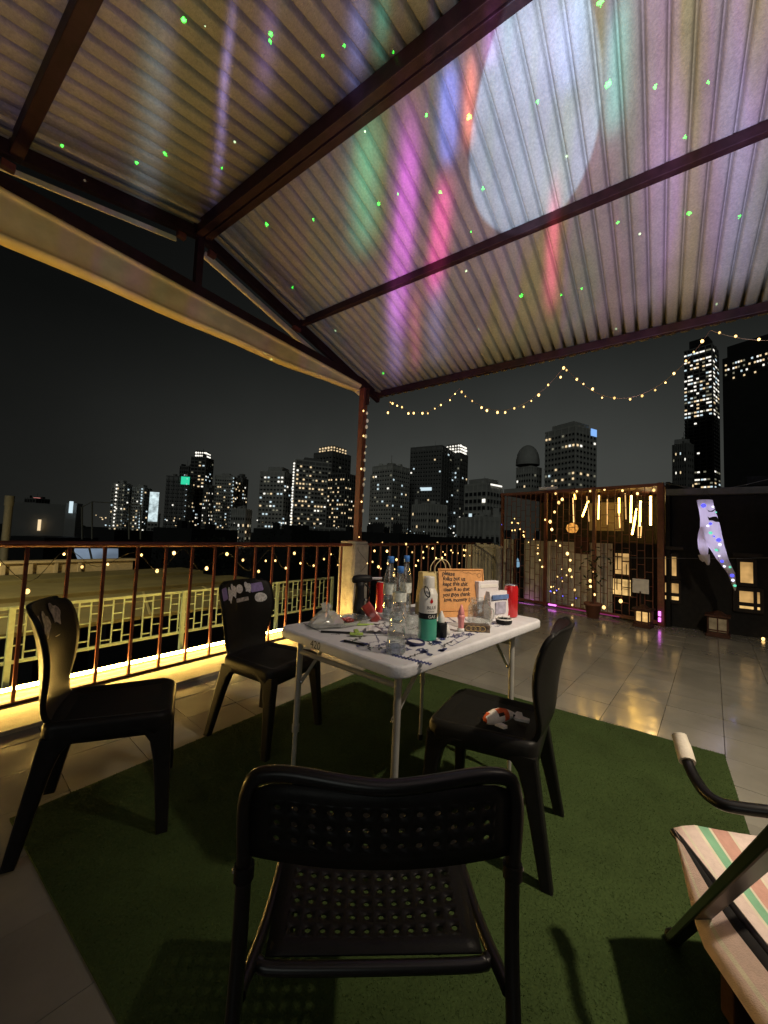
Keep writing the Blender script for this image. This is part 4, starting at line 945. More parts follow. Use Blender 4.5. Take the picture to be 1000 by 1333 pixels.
tower('grey mid rise beneath the black glass tower', 536, 556, 580, 655, 220, wall='mid', nf=9, c1=7, c2=7, p=.08, name='mid_rise', cat='building')
tower('angular grey block with stepped frames beside the gate', 604, 632, 652, 628, 240, wall='mid', slab='slab', nf=11, c1=5, c2=5, p=.10, mix=(.1, .7, .2), winw=.7, winh=.5, crown=[('box', .8, 3), ('signr', .2, .95, .4, 1.3, 'lwhite')], name='angular_block', cat='building')
tower('wide grey block below the angular frames, dark windows', 596, 630, 668, 672, 120, wall='mid', slab='slab', nf=5, c1=6, c2=6, p=.0, zlow=-14, name='grey_block', cat='building')
o = tower('round topped dome tower left of the tall grey tower', 671, 690, 703, 606, 330, wall='mid', slab='slab', nf=16, c1=6, c2=4, p=.22, mix=(.1, .6, .3))
dome = at_d(687, 606, 338); MB().lathe([(m_(14.5, 338), 0), (m_(14.2, 338), 5), (m_(12.8, 338), 9.5), (m_(10.2, 338), 13), (m_(6.5, 338), 15.6), (m_(2.8, 338), 16.8), (.01, 17.1)], 20, (dome.x - o.location.x, dome.y - o.location.y, dome.z + 14)).build('dome', FACADE['mid'], o)
tower('tall grey tower with warm scattered windows and a blue rooftop sign', 708, 748, 775, 553, 300, wall='mid', slab='slab', nf=24, c1=9, c2=6, p=.13, mix=(.6, .1, .3), crown=[('box', .72, 4.2), ('signr', .72, 1.0, -.2, 5.0, 'sblue')])
tower('pale low roofed block standing behind the gate top', 655, 690, 712, 634, 60, wall='mid', slab='slab', nf=5, c1=2, c2=2, p=.0, zlow=-14, bands=False, name='gabled_block', cat='building')
tower('very tall dark tower with many white lit office floors', 893, 930, 938, 446, 300, wall='black', slab='slabdark', nf=58, c1=9, c2=3, p=.26, mix=(.22, .3, .48), winw=.95, winh=.40, pf=lambda k: .55 if k < 19 else .07 if k < 33 else .36, crown=[('box', .7, 6), ('sign', .55, .8, 116, 123, 'sblue')])
tower('low dark annex left of the very tall office tower', 877, 895, 903, 576, 260, wall='dark', slab='slabdark', nf=20, c1=6, c2=3, p=.15, mix=(.7, .1, .2), crown=[('mast', 4)])
tower('huge black tower with a lit crown at the right edge', 944, 1060, 1085, 432, 240, wall='black', slab='slabdark', nf=44, c1=30, c2=3, p=.62, mix=(.6, .2, .2), bands=False, toponly=4, winw=.7, crown=[('box', .9, 6)])
# low things in the near distance
tower('low grey apartment block with one amber window, far left', 12, 86, 104, 657, 75, wall='dark', slab='slabdark', nf=5, c1=9, c2=3, p=.02, zlow=-14, bands=False, name='apartment_block', cat='building', crown=[('sign', .43, .475, 2.4, 4.0, 'lwarm')])
tower('small dark roof hut with blue white lamps at the far left', 84, 98, 106, 655, 68, wall='dark', slab='slabdark', nf=4, c1=2, c2=1, p=.0, bands=False, zlow=-14, name='roof_hut', cat='building', crown=[('sign', .15, .4, -.2, 1.4, 'lcool')])
tower('far dark tower with red roof lamps at the left edge', 30, 44, 62, 648, 600, wall='black', slab='slabdark', nf=8, c1=4, c2=5, p=.05, crown=[('lit', .35, .8, 'redlamp')])
for i, (u0, um, u1, vt, D) in enumerate([(330, 380, 430, 689, 120), (470, 520, 560, 694, 110), (200, 250, 310, 688, 150), (100, 150, 200, 690, 60), (560, 600, 640, 700, 90), (0, 60, 130, 700, 40), (430, 470, 500, 692, 140)]):
    tower('low dark roof ' + ('below the warm lit tower', 'below the pale balcony tower', 'below the dark tower with the green sign', 'below the slim tower pair', 'beside the angular grey block', 'at the left edge below the vent pipe', 'behind the red roof post')[i], u0, um, u1, vt, D, wall='black', slab='slabdark', nf=3, c1=0, c2=0, p=0, bands=False, name='low_building', cat='building', group='dark low roofs below the skyline')
sk = thing('lit_skylight', 'pale blue glowing sheet roof beyond the left railing', 'skylight', (0, 0, 0))
a, b, c, d = at_d(97, 714, 26), at_d(154, 714, 25), at_d(154, 738, 23), at_d(104, 732, 24)
MB().add([a, b, c, d] + [Vector(q) - Vector((0, 0, .12)) for q in (a, b, c, d)], [(0, 3, 2, 1), (4, 5, 6, 7), (0, 1, 5, 4), (1, 2, 6, 5), (2, 3, 7, 6), (3, 0, 4, 7)]).build('sheet', 'skylight', sk)
for t in (.33, .66): MB().bar(Vector(a).lerp(Vector(b), t) + Vector((0, 0, .05)), Vector(d).lerp(Vector(c), t) + Vector((0, 0, .05)), .08, .06).build('rib', 'netpole', sk)
q = at_d(7, 706, 14); vp = thing('vent_pipe', 'pale upright vent pipe behind the railing at the left edge', 'pipe', (q.x, q.y, -2.0))
MB().tube([(0, 0, 0), (0, 0, at_d(7, 648, 14).z + 2.0)], .085, 10).build('pipe', 'vent', vp); MB().tube([(0, 0, at_d(7, 648, 14).z + 1.8), (0, 0, at_d(7, 646, 14).z + 2.02)], .10, 10).build('cap', 'vent', vp)
np_ = thing('net_frame', 'thin grey ball net frame on a roof beyond the railing', 'net', (0, 0, 0))
for u, v in ((120, 653), (183, 657), (168, 660), (107, 660)):
    a, b = at_d(u, v, 30), at_d(u, 702, 30); MB().tube([b, a], .05, 6).build('pole', 'netpole', np_)
MB().tube([at_d(107, 660, 30), at_d(120, 653, 30), at_d(183, 657, 30)], .03, 5).build('top_cable', 'netpole', np_)
# dark tree mass under the skyline
tb = MB()
for k in range(5200):
    u = random.uniform(-60, 1060); D = random.uniform(88, 140); c = at_d(u, hor(u), D); c.z = random.uniform(-9, -1.0) + 1.6 * math.sin(u * .021) + 1.2 * math.sin(u * .07 + 1)
    c.z = min(c.z, 1.2)
    t1 = Vector((random.gauss(0, 1), random.gauss(0, 1), random.gauss(0, .7))).normalized(); t2 = t1.cross(Vector((random.gauss(0, 1), random.gauss(0, 1), 1))).normalized(); s_ = random.uniform(.25, .6)
    tb.add([c - t1 * s_, c + t2 * s_ * .6, c + t1 * s_, c - t2 * s_ * .6], [(0, 1, 2, 3)])
tag(tb.build('far_trees', 'tree'), 'dark band of tree foliage below the skyline', 'trees', kind='stuff')
lb = {k: MB() for k in ('lwarm', 'lwhite', 'lcool')}
for k in range(90):
    u = random.uniform(120, 640); v = hor(u) + random.uniform(-14, 2); D = random.uniform(200, 280); lb[random.choice(('lwarm', 'lwhite', 'lcool'))].ball(at_d(u, v, D), random.uniform(.16, .42), seg=6, rows=4)
for k, x in lb.items(): tag(x.build('street_lights', k), 'scattered distant street lights under the towers', 'street lights', kind='stuff')

# ================================================================== TURF RUG
rug = thing('turf_rug', 'dark green artificial turf rug under the table and chairs', 'rug', (0, 0, 0))
RX0, RX1, RY0, RY1 = .47, 3.06, -.31, 2.12
MB().box(((RX0 + RX1) / 2, (RY0 + RY1) / 2, .005), (RX1 - RX0, RY1 - RY0, .010)).build('backing', 'turf', rug)
nb = 150000
px_ = rng.uniform(RX0, RX1, nb); py_ = rng.uniform(RY0, RY1, nb); an = rng.uniform(0, 2 * np.pi, nb); w_ = rng.uniform(.0012, .0022, nb); h_ = rng.uniform(.0025, .0055, nb); lx = rng.normal(0, .005, nb); ly = rng.normal(0, .005, nb)
vv = np.zeros((nb, 3, 3)); vv[:, 0] = np.stack([px_ - w_ * np.cos(an), py_ - w_ * np.sin(an), np.full(nb, .0095)], 1); vv[:, 1] = np.stack([px_ + w_ * np.cos(an), py_ + w_ * np.sin(an), np.full(nb, .0095)], 1)
vv[:, 2] = np.stack([px_ + lx, py_ + ly, .0095 + h_], 1)
me = bpy.data.meshes.new('turf_pile'); me.vertices.add(nb * 3); me.vertices.foreach_set('co', vv.reshape(-1)); me.loops.add(nb * 3); me.loops.foreach_set('vertex_index', np.arange(nb * 3)); me.polygons.add(nb); me.polygons.foreach_set('loop_start', np.arange(0, nb * 3, 3)); me.polygons.foreach_set('loop_total', np.full(nb, 3)); me.update(); me.validate()
me.materials.append(M['blade']); o = bpy.data.objects.new('turf_pile', me); COL.objects.link(o); o.parent = rug; o['kind'] = 'stuff'
RT = .012

# ================================================================== SHELL CHAIRS
def make_chair():
    t = thing('plastic_chair', 'x', 'chair')
    # seat: rounded slab with a deep skirt; faces local +x
    b = MB(); n = 10
    def outline(ins, x0=-.215, x1=.215):
        pts = []
        for (cx, cy_, a0, r) in ((x1 - .06, .215 - .06, 0, .06), (x0 + .05, .19 - .05, 90, .05), (x0 + .05, -.19 + .05, 180, .05), (x1 - .06, -.215 + .06, 270, .06)):
            for k in range(6): a = R(a0 + 18 * k); pts.append((cx + (r - ins) * math.cos(a), cy_ + (r - ins) * math.sin(a)))
        return pts
    rings = [[(x, y, z - (.012 * max(0, x - .12) / .09)) for x, y in outline(i)] for i, z in ((.012, .372), (.002, .374), (0, .40), (.0, .432), (.006, .446), (.018, .452), (.03, .449), (.06, .440))]
    b.loft(rings, 0, True, False); c = rings[-1]; b.add(c, [tuple(range(len(c)))], 0, True); c = rings[0]; b.add(c, [tuple(range(len(c)))[::-1]])
    b.build('seat', 'plastic', t)
    # backrest shell
    rows = [(-.165, .430, .150, .0), (-.195, .436, .150, .004), (-.222, .462, .152, .012), (-.235, .51, .160, .02), (-.240, .58, .182, .036), (-.247, .66, .203, .05), (-.262, .74, .213, .056), (-.283, .81, .213, .056), (-.294, .845, .205, .052), (-.299, .862, .188, .036), (-.301, .868, .16, .03)]
    b = MB(); nu = 13; vs = []; fs = []
    for (x, z, hw, cu) in rows:
        for i in range(nu): s_ = -1 + 2 * i / (nu - 1); vs.append((x + cu * s_ * s_ - .012 * (1 - s_ * s_) * (z > .5), hw * s_, z - (.010 * abs(s_) ** 5 if z > .8 else 0)))
    for j in range(len(rows) - 1):
        for i in range(nu - 1): a = j * nu + i; fs.append((a, a + 1, a + nu + 1, a + nu))
    b.add(vs, fs, 0, True); b.build('backrest', 'plastic', t, solid=.017, sub=1)
    # legs: wide at the skirt, tapering and splayed, arched inside
    for sx in (1, -1):
        for sy in (1, -1):
            top = Vector((.185 * sx, (.185 if sx > 0 else .165) * sy, .40)); foot = Vector((.225 if sx > 0 else -.275, .225 * sy if sx > 0 else .215 * sy, 0)); rr = []
            for k, (f, w, d) in enumerate([(0, .15, .052), (.03, .125, .052), (.08, .092, .050), (.15, .074, .048), (.3, .062, .046), (.6, .052, .042), (1, .042, .036)]):
                p = top.lerp(foot, f); xi = p.x + (.026 if sx > 0 else -.026) * (1 - f); a0 = xi - w if sx > 0 else xi; a1 = xi if sx > 0 else xi + w
                rr.append([(a0, p.y - d / 2, p.z), (a1, p.y - d / 2, p.z), (a1, p.y + d / 2, p.z), (a0, p.y + d / 2, p.z)])
            MB().loft(rr[::-1], 0, False, True).build('leg', 'plastic', t, bevel=.009)
    return t
ch = make_chair(); GC = 'black plastic shell chairs around the table'
def put(o, lab, x, y, deg): o.location = (x, y, RT); o.rotation_euler = (0, 0, R(deg)); o['label'] = lab; o['group'] = GC
chR, chL, chM = ch, dup(ch), dup(ch)
put(chR, 'black plastic shell chair with the koi fish toy on its seat', 1.675, .590, 96)
put(chL, 'black plastic shell chair at the far left beside the railing, grey stickers on its back', .735, 1.885, -28)
put(chM, 'black plastic shell chair behind the table corner, white and purple stickers on its back', 1.555, 1.905, -82)
def sticker(parent, y, z, w, h, m, rotd=0, shape='rect', name='sticker'):
    # lies on the front face of the backrest
    pts = rrect(w, h, min(w, h) * .15, 2) if shape == 'rect' else [(w / 2 * math.cos(a), h / 2 * math.sin(a)) for a in [2 * math.pi * k / 18 for k in range(18)]] if shape == 'oval' else [(w / 2 * (1 + .3 * math.cos(3 * a)) * math.cos(a), h / 2 * (1 + .25 * math.sin(4 * a)) * math.sin(a)) for a in [2 * math.pi * k / 22 for k in range(22)]]
    ca, sa = math.cos(R(rotd)), math.sin(R(rotd)); out = []
    for x_, y_ in pts:
        yy, zz = y + x_ * ca - y_ * sa, z + x_ * sa + y_ * ca; s_ = yy / .213
        xx = -.2625 + (.74 - zz) * .275 * (1 if zz > .74 else .2) + .056 * s_ * s_ - .012 * (1 - s_ * s_) + .0125
        out.append((xx, yy, zz))
    n = len(out); MB().add(out + [(a - .0015, b_, c) for a, b_, c in out], [tuple(range(n)), tuple(range(n, 2 * n))[::-1]] + [(i, i + n, (i + 1) % n + n, (i + 1) % n) for i in range(n)]).build(name, m, parent)
for a in ((-.175, .80, .06, .07, 'stickerp', 4), (-.115, .785, .045, .085, 'sticker', -6, 'blob'), (-.075, .805, .045, .08, 'sticker', 8, 'blob'), (-.022, .812, .055, .055, 'sticker', 0, 'oval'), (.045, .815, .05, .065, 'sticker', 10, 'blob'), (.105, .812, .085, .055, 'stickerp', 6), (.125, .745, .08, .062, 'sticker', 0, 'oval'), (-.01, .745, .10, .024, 'stickerg', 2)): sticker(chM, *a)
for a in ((.10, .80, .05, .09, 'stickerg', 12, 'blob'), (.02, .77, .06, .10, 'stickerg', -8, 'blob'), (-.06, .79, .05, .06, 'stickerg', 4), (.0, .68, .05, .07, 'stickerg', 0, 'blob'), (.09, .70, .07, .02, 'stickerg', 5), (-.05, .655, .05, .07, 'stickerg', 0, 'oval')): sticker(chL, *a)

# koi toy on the right chair
q = at_z(652, 940, RT + .455); koi = thing('koi_plush', 'white, orange and black koi fish toy lying on the seat of the black chair', 'toy', q, R(-38))
rings = []
for (x, hw, hh, cz) in [(-.085, .004, .004, .022), (-.08, .016, .014, .022), (-.06, .027, .022, .024), (-.03, .033, .027, .027), (0, .031, .027, .027), (.03, .024, .022, .024), (.055, .014, .015, .020), (.07, .008, .010, .017)]:
    rings.append([(x, .012 * math.sin(x * 18) + hw * math.cos(a), cz + hh * math.sin(a)) for a in [2 * math.pi * k / 14 for k in range(14)]])
kb = MB().loft(rings, 0, True, True); nf_ = len(kb.f)
for i, f in enumerate(kb.f):
    c = sum((Vector(kb.v[j]) for j in f), Vector()) / len(f)
    if math.sin(c.x * 62 + 1.0) + .6 * math.sin(c.y * 90 + 2) > .35 and c.z > .02: kb.m[i] = 1
    elif math.sin(c.x * 85 + 2.5) * math.cos(c.y * 70 + 1) > .45: kb.m[i] = 2
kb.build('body', ['koiw', 'koio', 'koib'], koi)
fin = lambda pts, nm, m: MB().prism([(x, y) for x, y in pts], .006, .016).build(nm, m, koi, bevel=.004)
fin([(.06, -.01), (.10, -.045), (.115, -.03), (.10, -.005), (.118, .025), (.105, .04), (.062, .012)], 'tail', 'koiw')
fin([(-.05, -.03), (-.03, -.065), (-.01, -.062), (-.02, -.03)], 'fin', 'koiw'); fin([(-.05, .03), (-.03, .06), (-.01, .058), (-.02, .03)], 'fin', 'koio')
for s_ in (1, -1): MB().ball((-.068, .02 * s_, .032), .0045, seg=8, rows=5).build('eye', 'koib', koi)

# ================================================================== PERFORATED FRONT CHAIR
fc = thing('perforated_chair', 'black tube framed chair with perforated back and seat, back turned to us in the foreground', 'chair', (.60, .41, RT), R(38.5))
def perforated(nu, nv, F, hole, margin):
    """grid sheet with round holes; F(u,v) maps the unit square"""
    b = MB(); 
    for i in range(nu):
        for j in range(nv):
            u0, u1, v0, v1 = i / nu, (i + 1) / nu, j / nv, (j + 1) / nv; um, vm = (u0 + u1) / 2, (v0 + v1) / 2
            out = [(u1, vm), (u1, v1), (um, v1), (u0, v1), (u0, vm), (u0, v0), (um, v0), (u1, v0)]
            if margin <= i < nu - margin and margin <= j < nv - margin:
                inn = [(um + hole / nu * math.cos(k * math.pi / 4), vm + hole / nv * math.sin(k * math.pi / 4)) for k in range(8)]
                b.add([F(*q) for q in out + inn], [(k, (k + 1) % 8, (k + 1) % 8 + 8, k + 8) for k in range(8)], 0, True)
            else: b.add([F(*q) for q in (out[5], out[7], out[1], out[3])], [(0, 1, 2, 3)], 0, True)
    return b
def Fback(u, v): y = (u - .5) * .432; return (-.052 - .028 * (1 - (2 * u - 1) ** 2) - .006 * v, y, .657 + v * (.128 - .006 * (1 - (2 * u - 1) ** 2) - .02 * abs(2 * u - 1) ** 8))
perforated(15, 5, Fback, .20, 1).build('backrest', 'plastic', fc, solid=.004, weld=True)
def Fseat(u, v): w = .385 + .04 * v; return (.0 + v * .40, (u - .5) * w, .448 - .018 * math.sin(math.pi * u) * math.sin(math.pi * min(1, v * 1.1)) - .03 * max(0, v - .9) / .1)
perforated(14, 13, Fseat, .22, 1).build('seat', 'plastic', fc, solid=.004, weld=True)
HW = .225
hoop = smooth_path([(-.13, -HW, 0), (-.09, -HW, .25), (-.055, -HW, .47), (-.048, -HW, .62), (-.055, -HW, .755), (-.062, -HW + .045, .792), (-.085, 0, .785), (-.062, HW - .045, .792), (-.055, HW, .755), (-.048, HW, .62), (-.055, HW, .47), (-.09, HW, .25), (-.13, HW, 0)], 7)
MB().tube(hoop, .0125, 10).build('back_frame', 'blackmetal', fc)
for s_ in (-1, 1):
    b = MB().tube(smooth_path([(-.05, s_ * HW * .98, .44), (.1, s_ * .205, .438), (.36, s_ * .205, .438), (.395, s_ * .205, .42), (.415, s_ * .21, .30), (.45, s_ * .215, 0)], 6), .0115, 10); fl_ = b.build('front_leg', 'blackmetal', fc)
    MB().tube([(-.13, s_ * HW, 0), (-.132, s_ * HW, .02)], .0155, 10).build('foot_cap', 'plastic', fc); MB().tube([(.45, s_ * .215, 0), (.449, s_ * .215, .02)], .0155, 10).build('foot_cap', 'plastic', fl_)
    MB().tube([(-.049, s_ * (HW + .0), .618), (-.048, s_ * HW, .640)], .0165, 10).build('sleeve', 'plastic', fc)
    MB().ball((-.048, s_ * (HW + .014), .63), .006, seg=8, rows=5).build('bolt', 'silver', fc)
MB().tube(smooth_path([(.0, -.205, .440), (-.008, -.16, .436), (-.008, .16, .436), (.0, .205, .440)], 5), .0105, 8).build('rear_rail', 'blackmetal', fc)
MB().tube([(.385, -.205, .41), (.385, .205, .41)], .0105, 8).build('front_rail', 'blackmetal', fc)

# ================================================================== STRIPED FOLDING CHAIR (right edge)
dc = thing('striped_folding_chair', 'folding lounge chair with pink and green striped fabric and a cream foam arm grip', 'chair', (1.48, -.05, 0), math.atan2(.48, .88))
# local: +x faces forward, -y towards the frame edge (across the chair)
def dl_(p): return dc_inv @ Vector(p)
bpy.context.view_layer.update(); dc_inv = dc.matrix_world.inverted()
arm = [dl_(at_z(u, v, z)) for u, v, z in ((884, 957, .66), (890, 975, .635), (895, 992, .615), (903, 1010, .602), (918, 1032, .595), (938, 1046, .595), (965, 1052, .60), (1010, 1058, .61), (1080, 1070, .62), (1150, 1085, .62))]
at_ = MB().tube(smooth_path(arm[1:], 5), .0135, 10).build('arm_tube', 'blackmetal', dc)
MB().tube(smooth_path(arm[:3], 4), [.0185] * 3 + [.020] * 6, 12).build('arm_grip', 'grip', at_)
arm2 = [p + Vector((0, -.56, 0)) for p in arm]
at_ = MB().tube(smooth_path(arm2[1:], 5), .0135, 10).build('arm_tube', 'blackmetal', dc); MB().tube(smooth_path(arm2[:3], 4), .019, 12).build('arm_grip', 'grip', at_)
STR = [(0, 'spink'), (.035, 'swhite'), (.045, 'spink'), (.085, 'sblack'), (.128, 'spink'), (.150, 'swhite'), (.156, 'spink2'), (.190, 'swhite'), (.200, 'sgreen_'), (.232, 'swhite'), (.240, 'ssalmon'), (.290, 'swhite'), (.298, 'spink2'), (.42, 'swhite'), (.428, 'ssalmon'), (.47, 'swhite'), (.478, 'sgreen_'), (.51, 'spink'), (.64, 'spink')]
M['spink'] = mat('pink fabric', (.66, .50, .44), .9, var=.08, scale=60, bump=.3, bscale=350); M['spink2'] = mat('pale pink fabric', (.66, .53, .47), .9, var=.08, scale=60, bump=.3, bscale=350); M['ssalmon'] = mat('salmon fabric', (.52, .29, .23), .9, var=.08, scale=60, bump=.3, bscale=350)
M['swhite'] = mat('cream fabric', (.66, .60, .46), .9, bump=.3, bscale=350); M['sgreen_'] = mat('mint fabric', (.20, .42, .26), .9, bump=.3, bscale=350); M['sblack'] = mat('black fabric', (.016, .015, .015), .9)
cl = at_z(877, 1069, .40); tipl = dl_(cl)
def fab(s_, v):  # s_ metres along the front edge from the hanging hem, v 0..1 front to back
    hang = .128                       # the first 13 cm hang over the side tube
    x = tipl.x - v * .62
    if s_ < hang:
        f = (hang - s_); y = tipl.y + .70 * f * min(1, v * 2.5); z = tipl.z - f * (.62 * min(1, v * 2.5)) - .02
        y += .0
    else:
        f = s_ - hang; y = tipl.y - f; sag = math.sin(math.pi * min(1, f / .56)); z = tipl.z - .02 + .02 * min(1, f / .05) - .07 * sag * (.3 + .7 * math.sin(math.pi * min(1, v + .1))) - .05 * math.sin(math.pi * v * .8)
        x += .035 * sag
    return Vector((x, y, z))
fb = MB(); names = sorted(set(n for _, n in STR)); NV = 14
for (s0, n0), (s1, _) in zip(STR[:-1], STR[1:]):
    k = max(1, int((s1 - s0) / .02))
    for q in range(k):
        a, b = s0 + (s1 - s0) * q / k, s0 + (s1 - s0) * (q + 1) / k
        for v in range(NV): fb.add([fab(a, v / NV), fab(b, v / NV), fab(b, (v + 1) / NV), fab(a, (v + 1) / NV)], [(0, 1, 2, 3)], names.index(n0), True)
fb.build('sling_seat', names, dc, solid=.003, weld=True)
# side tubes, crossing legs, rear frame
for yy in (0, -.56):
    a, b = tipl + Vector((.0, yy - .0, -.03)), tipl + Vector((-.66, yy, -.06)); MB().tube([a, b], .011, 8).build('seat_tube', 'blackmetal', dc)
    f0 = dl_(at_z(876, 1224, .015)) + Vector((0, yy, 0)); f1 = dl_(at_z(1004, 1102, .74)) + Vector((0, yy, 0)); f2 = f0 + (f1 - f0) * 1.25
    lg = MB().bar(f0, f2, .020, .036, up=(0, 1, 0)).build('crossing_leg', 'blackmetal', dc, bevel=.004); MB().ball(f0 + Vector((0, 0, .008)), .022, seg=10, rows=6).build('foot_cap', 'plastic', lg)
    g0 = Vector((tipl.x - .62, tipl.y + yy - .03, .012)); g1 = Vector((tipl.x - .04, tipl.y + yy - .03, tipl.z - .05)); MB().tube([g0, g1], .010, 8).build('crossing_leg', 'blackmetal', dc)
    MB().tube([Vector((tipl.x - .62, tipl.y + yy, tipl.z - .05)), Vector((tipl.x - .86, tipl.y + yy, .98))], .012, 8).build('back_tube', 'blackmetal', dc)
bk = MB()
for k in range(8):
    for j in range(6): P_ = lambda i, q: Vector((tipl.x - .63 - .23 * q / 6 - .03 * math.sin(math.pi * i / 8), tipl.y - .56 * i / 8, tipl.z - .03 + .6 * q / 6)); bk.add([P_(k, j), P_(k + 1, j), P_(k + 1, j + 1), P_(k, j + 1)], [(0, 1, 2, 3)], k % 2, True)
bk.build('sling_back', ['spink', 'spink2'], dc, solid=.003, weld=True)
q = at_z(1000, 1300, .0); wb = thing('wooden_stool', 'brown wooden stool under the striped folding chair at the frame corner', 'stool', (1.3, -.3, 0), R(28))
MB().box((1.33, -.315, .15), (.30, .26, .30)).build('seat', 'wood', wb, loc=None) if False else None
wq = (1.335, -.305)
wb.location = (wq[0], wq[1], RT if wq[1] > RY0 else 0)
MB().box((0, 0, .285), (.29, .25, .03)).build('seat', 'wood', wb, bevel=.004)
for sx in (-1, 1):
    for sy in (-1, 1): MB().box((sx * .122, sy * .102, .135), (.045, .045, .27)).build('leg', 'wood', wb, bevel=.003)
for s_ in (-1, 1): MB().box((0, s_ * .102, .235), (.195, .02, .06)).build('apron', 'wood', wb); MB().box((s_ * .122, 0, .235), (.02, .155, .06)).build('apron', 'wood', wb)

# ================================================================== TABLE
ZT = .78; TAng = R(-7.5)
tb_ = thing('folding_table', 'white plastic folding table with blue marker doodles and grey metal legs', 'table', (1.697, .946, 0), TAng)
b = MB(); prof = [(.012, ZT - .042), (.002, ZT - .040), (0, ZT - .034), (0, ZT - .008), (.003, ZT - .003), (.009, ZT)]
def tout(i): return rrect(1.20 - 2 * i, .72 - 2 * i, .055 - i, 7)
rings = [[(x, y, z) for x, y in tout(i)] for i, z in prof]
b.loft(rings, 0, True, False); n_ = len(rings[0]); b.add(rings[-1], [tuple(range(n_))]); b.add(rings[0], [tuple(range(n_))[::-1]]); b.build('tabletop', 'table', tb_)
TW = Matrix.Translation(tb_.location) @ Matrix.Rotation(TAng, 4, 'Z'); TI = TW.inverted()
z0 = RT
legs = [(-.53, .275), (-.50, -.27), (.38, -.285), (.34, .245)]
for k, (x, y) in enumerate(legs):
    b = MB().tube([(x, y, ZT - .045), (x - .004, y, .34)], .0135, 10).tube([(x - .004, y, .345), (x - .008, y, z0 + .02)], .0105, 10); lgo = b.build('leg', 'tleg', tb_)
    MB().tube([(x - .004, y, .335), (x - .004, y, .365)], .0165, 10).build('collar', 'tleg', lgo); MB().tube([(x - .008, y, z0), (x - .008, y, z0 + .03)], .014, 10).build('foot_cap', 'black', lgo)
for (a, c) in ((0, 1), (2, 3)):
    (x0, y0), (x1, y1) = legs[a], legs[c]; MB().tube([(x0, y0, ZT - .105), (x1, y1, ZT - .105)], .011, 8).build('crossbar', 'tleg', tb_)
for k, sx in ((0, 1), (1, 1), (2, -1), (3, -1)):
    x, y = legs[k]; MB().bar((x, y * .93, .55), (x + sx * .17, y * .93, ZT - .046), .016, .006).build('brace', 'tleg', tb_).name; MB().ball((x, y * .93, .55), .008, seg=8, rows=5).build('rivet', 'silver', tb_)
# doodles: thin ink strokes on the top
ZI = ZT + .0006
def P(u, v): q = TI @ at_z(u, v, ZT); return Vector((q.x, q.y, ZI))
def stroke(pts, w=.0035, nm='doodle', m='ink', dz=0.0):
    pts = [P(*q) for q in pts] if not isinstance(pts[0], Vector) else pts; b = MB(); n = len(pts); vs = []
    for i, p in enumerate(pts):
        d = (pts[min(i + 1, n - 1)] - pts[max(i - 1, 0)]); d.z = 0
        if d.length < 1e-6: d = Vector((1, 0, 0))
        d.normalize(); nn = Vector((-d.y, d.x, 0)) * w / 2; vs += [p + nn + Vector((0, 0, dz)), p - nn + Vector((0, 0, dz))]
    b.add(vs, [(2 * i, 2 * i + 1, 2 * i + 3, 2 * i + 2) for i in range(n - 1)]); return b
def scrib(cx, cy, w, h, n, seed=0):
    rr = random.Random(seed); return smooth_path([P(cx + w / 2 * math.cos(k * 2.4 + rr.uniform(-.5, .5)) * rr.uniform(.3, 1), cy + h / 2 * math.sin(k * 2.4 + rr.uniform(-.5, .5)) * rr.uniform(.3, 1)) for k in range(n)], 4)
dk = 0
def draw(pts, w=.0035, m='ink'):
    global dk
    dk += 1; stroke(pts, w, dz=(dk % 9) * .00012).build('doodle', m, tb_)
zig = [(511 + k * 2.2, 853 + (k * .55) + (-2.2 if k % 2 else 1.2)) for k in range(24)]
draw(smooth_path([P(*q) for q in zig], 3), .006)
for a in ((530, 845, 16, 7), (549, 846, 20, 9), (566, 838, 16, 5), (576, 832, 14, 5), (594, 828, 18, 6), (612, 826, 14, 5), (560, 852, 12, 5), (628, 818, 12, 4), (578, 845, 10, 5), (450, 835, 18, 4), (472, 838, 16, 4), (640, 812, 12, 4)): draw(scrib(*a, 9, seed=dk), .0042)
for a in ((552, 849, 13, 5), (568, 836, 15, 4), (575, 847, 10, 4), (538, 841, 10, 3)): draw(scrib(*a, 14, seed=dk + 40), .008)
draw(smooth_path([P(523 + 17 * math.cos(t), 846 + 9 * math.sin(t)) for t in [k * .5 for k in range(3, 12)]], 4), .004)
for (a, c) in (((582, 838), (604, 826)), ((588, 841), (612, 829)), ((582, 838), (588, 841)), ((604, 826), (612, 829)), ((592, 834), (598, 837))): draw([P(*a), P(*c)], .0035)
for (a, c) in (((422, 823), (468, 824)), ((395, 812), (420, 824)), ((450, 826), (505, 828)), ((455, 832), (478, 838))): draw([P(*a), P(*c)], .0035, 'inkb')
for k in range(75):     # small written lines and sketches all over the middle of the top
    u, v = random.uniform(430, 655), random.uniform(808, 862)
    q = P(u, v)
    if not (-.55 < q.x < .55 and -.32 < q.y < .32): continue
    L_ = random.uniform(.04, .12); n = int(L_ / .005); a_ = random.choice((0, 0, .25, -.2, 1.2)); hh = random.uniform(.006, .014)
    pts = [Vector((q.x + i * .005, q.y + i * .005 * a_ + hh * random.uniform(-1, 1), ZI)) for i in range(n)]
    draw(smooth_path(pts, 2), random.uniform(.0028, .0046), random.choice(('ink', 'ink', 'inkb')))
for txt, u, v, sz, rz, m in (('WELCOME', 545, 856, .036, 44, 'ink'), ('HELLO', 598, 832, .030, 44, 'ink'), ('LOVE', 574, 846, .034, 44, 'ink'), ('Access', 604, 822, .024, 44, 'inkb')):
    if txt in ('WELCOME', 'HELLO', 'LOVE', 'Access'): continue
q = P(413, 838); nv = Vector((-.60 - .0008, 0, 0))
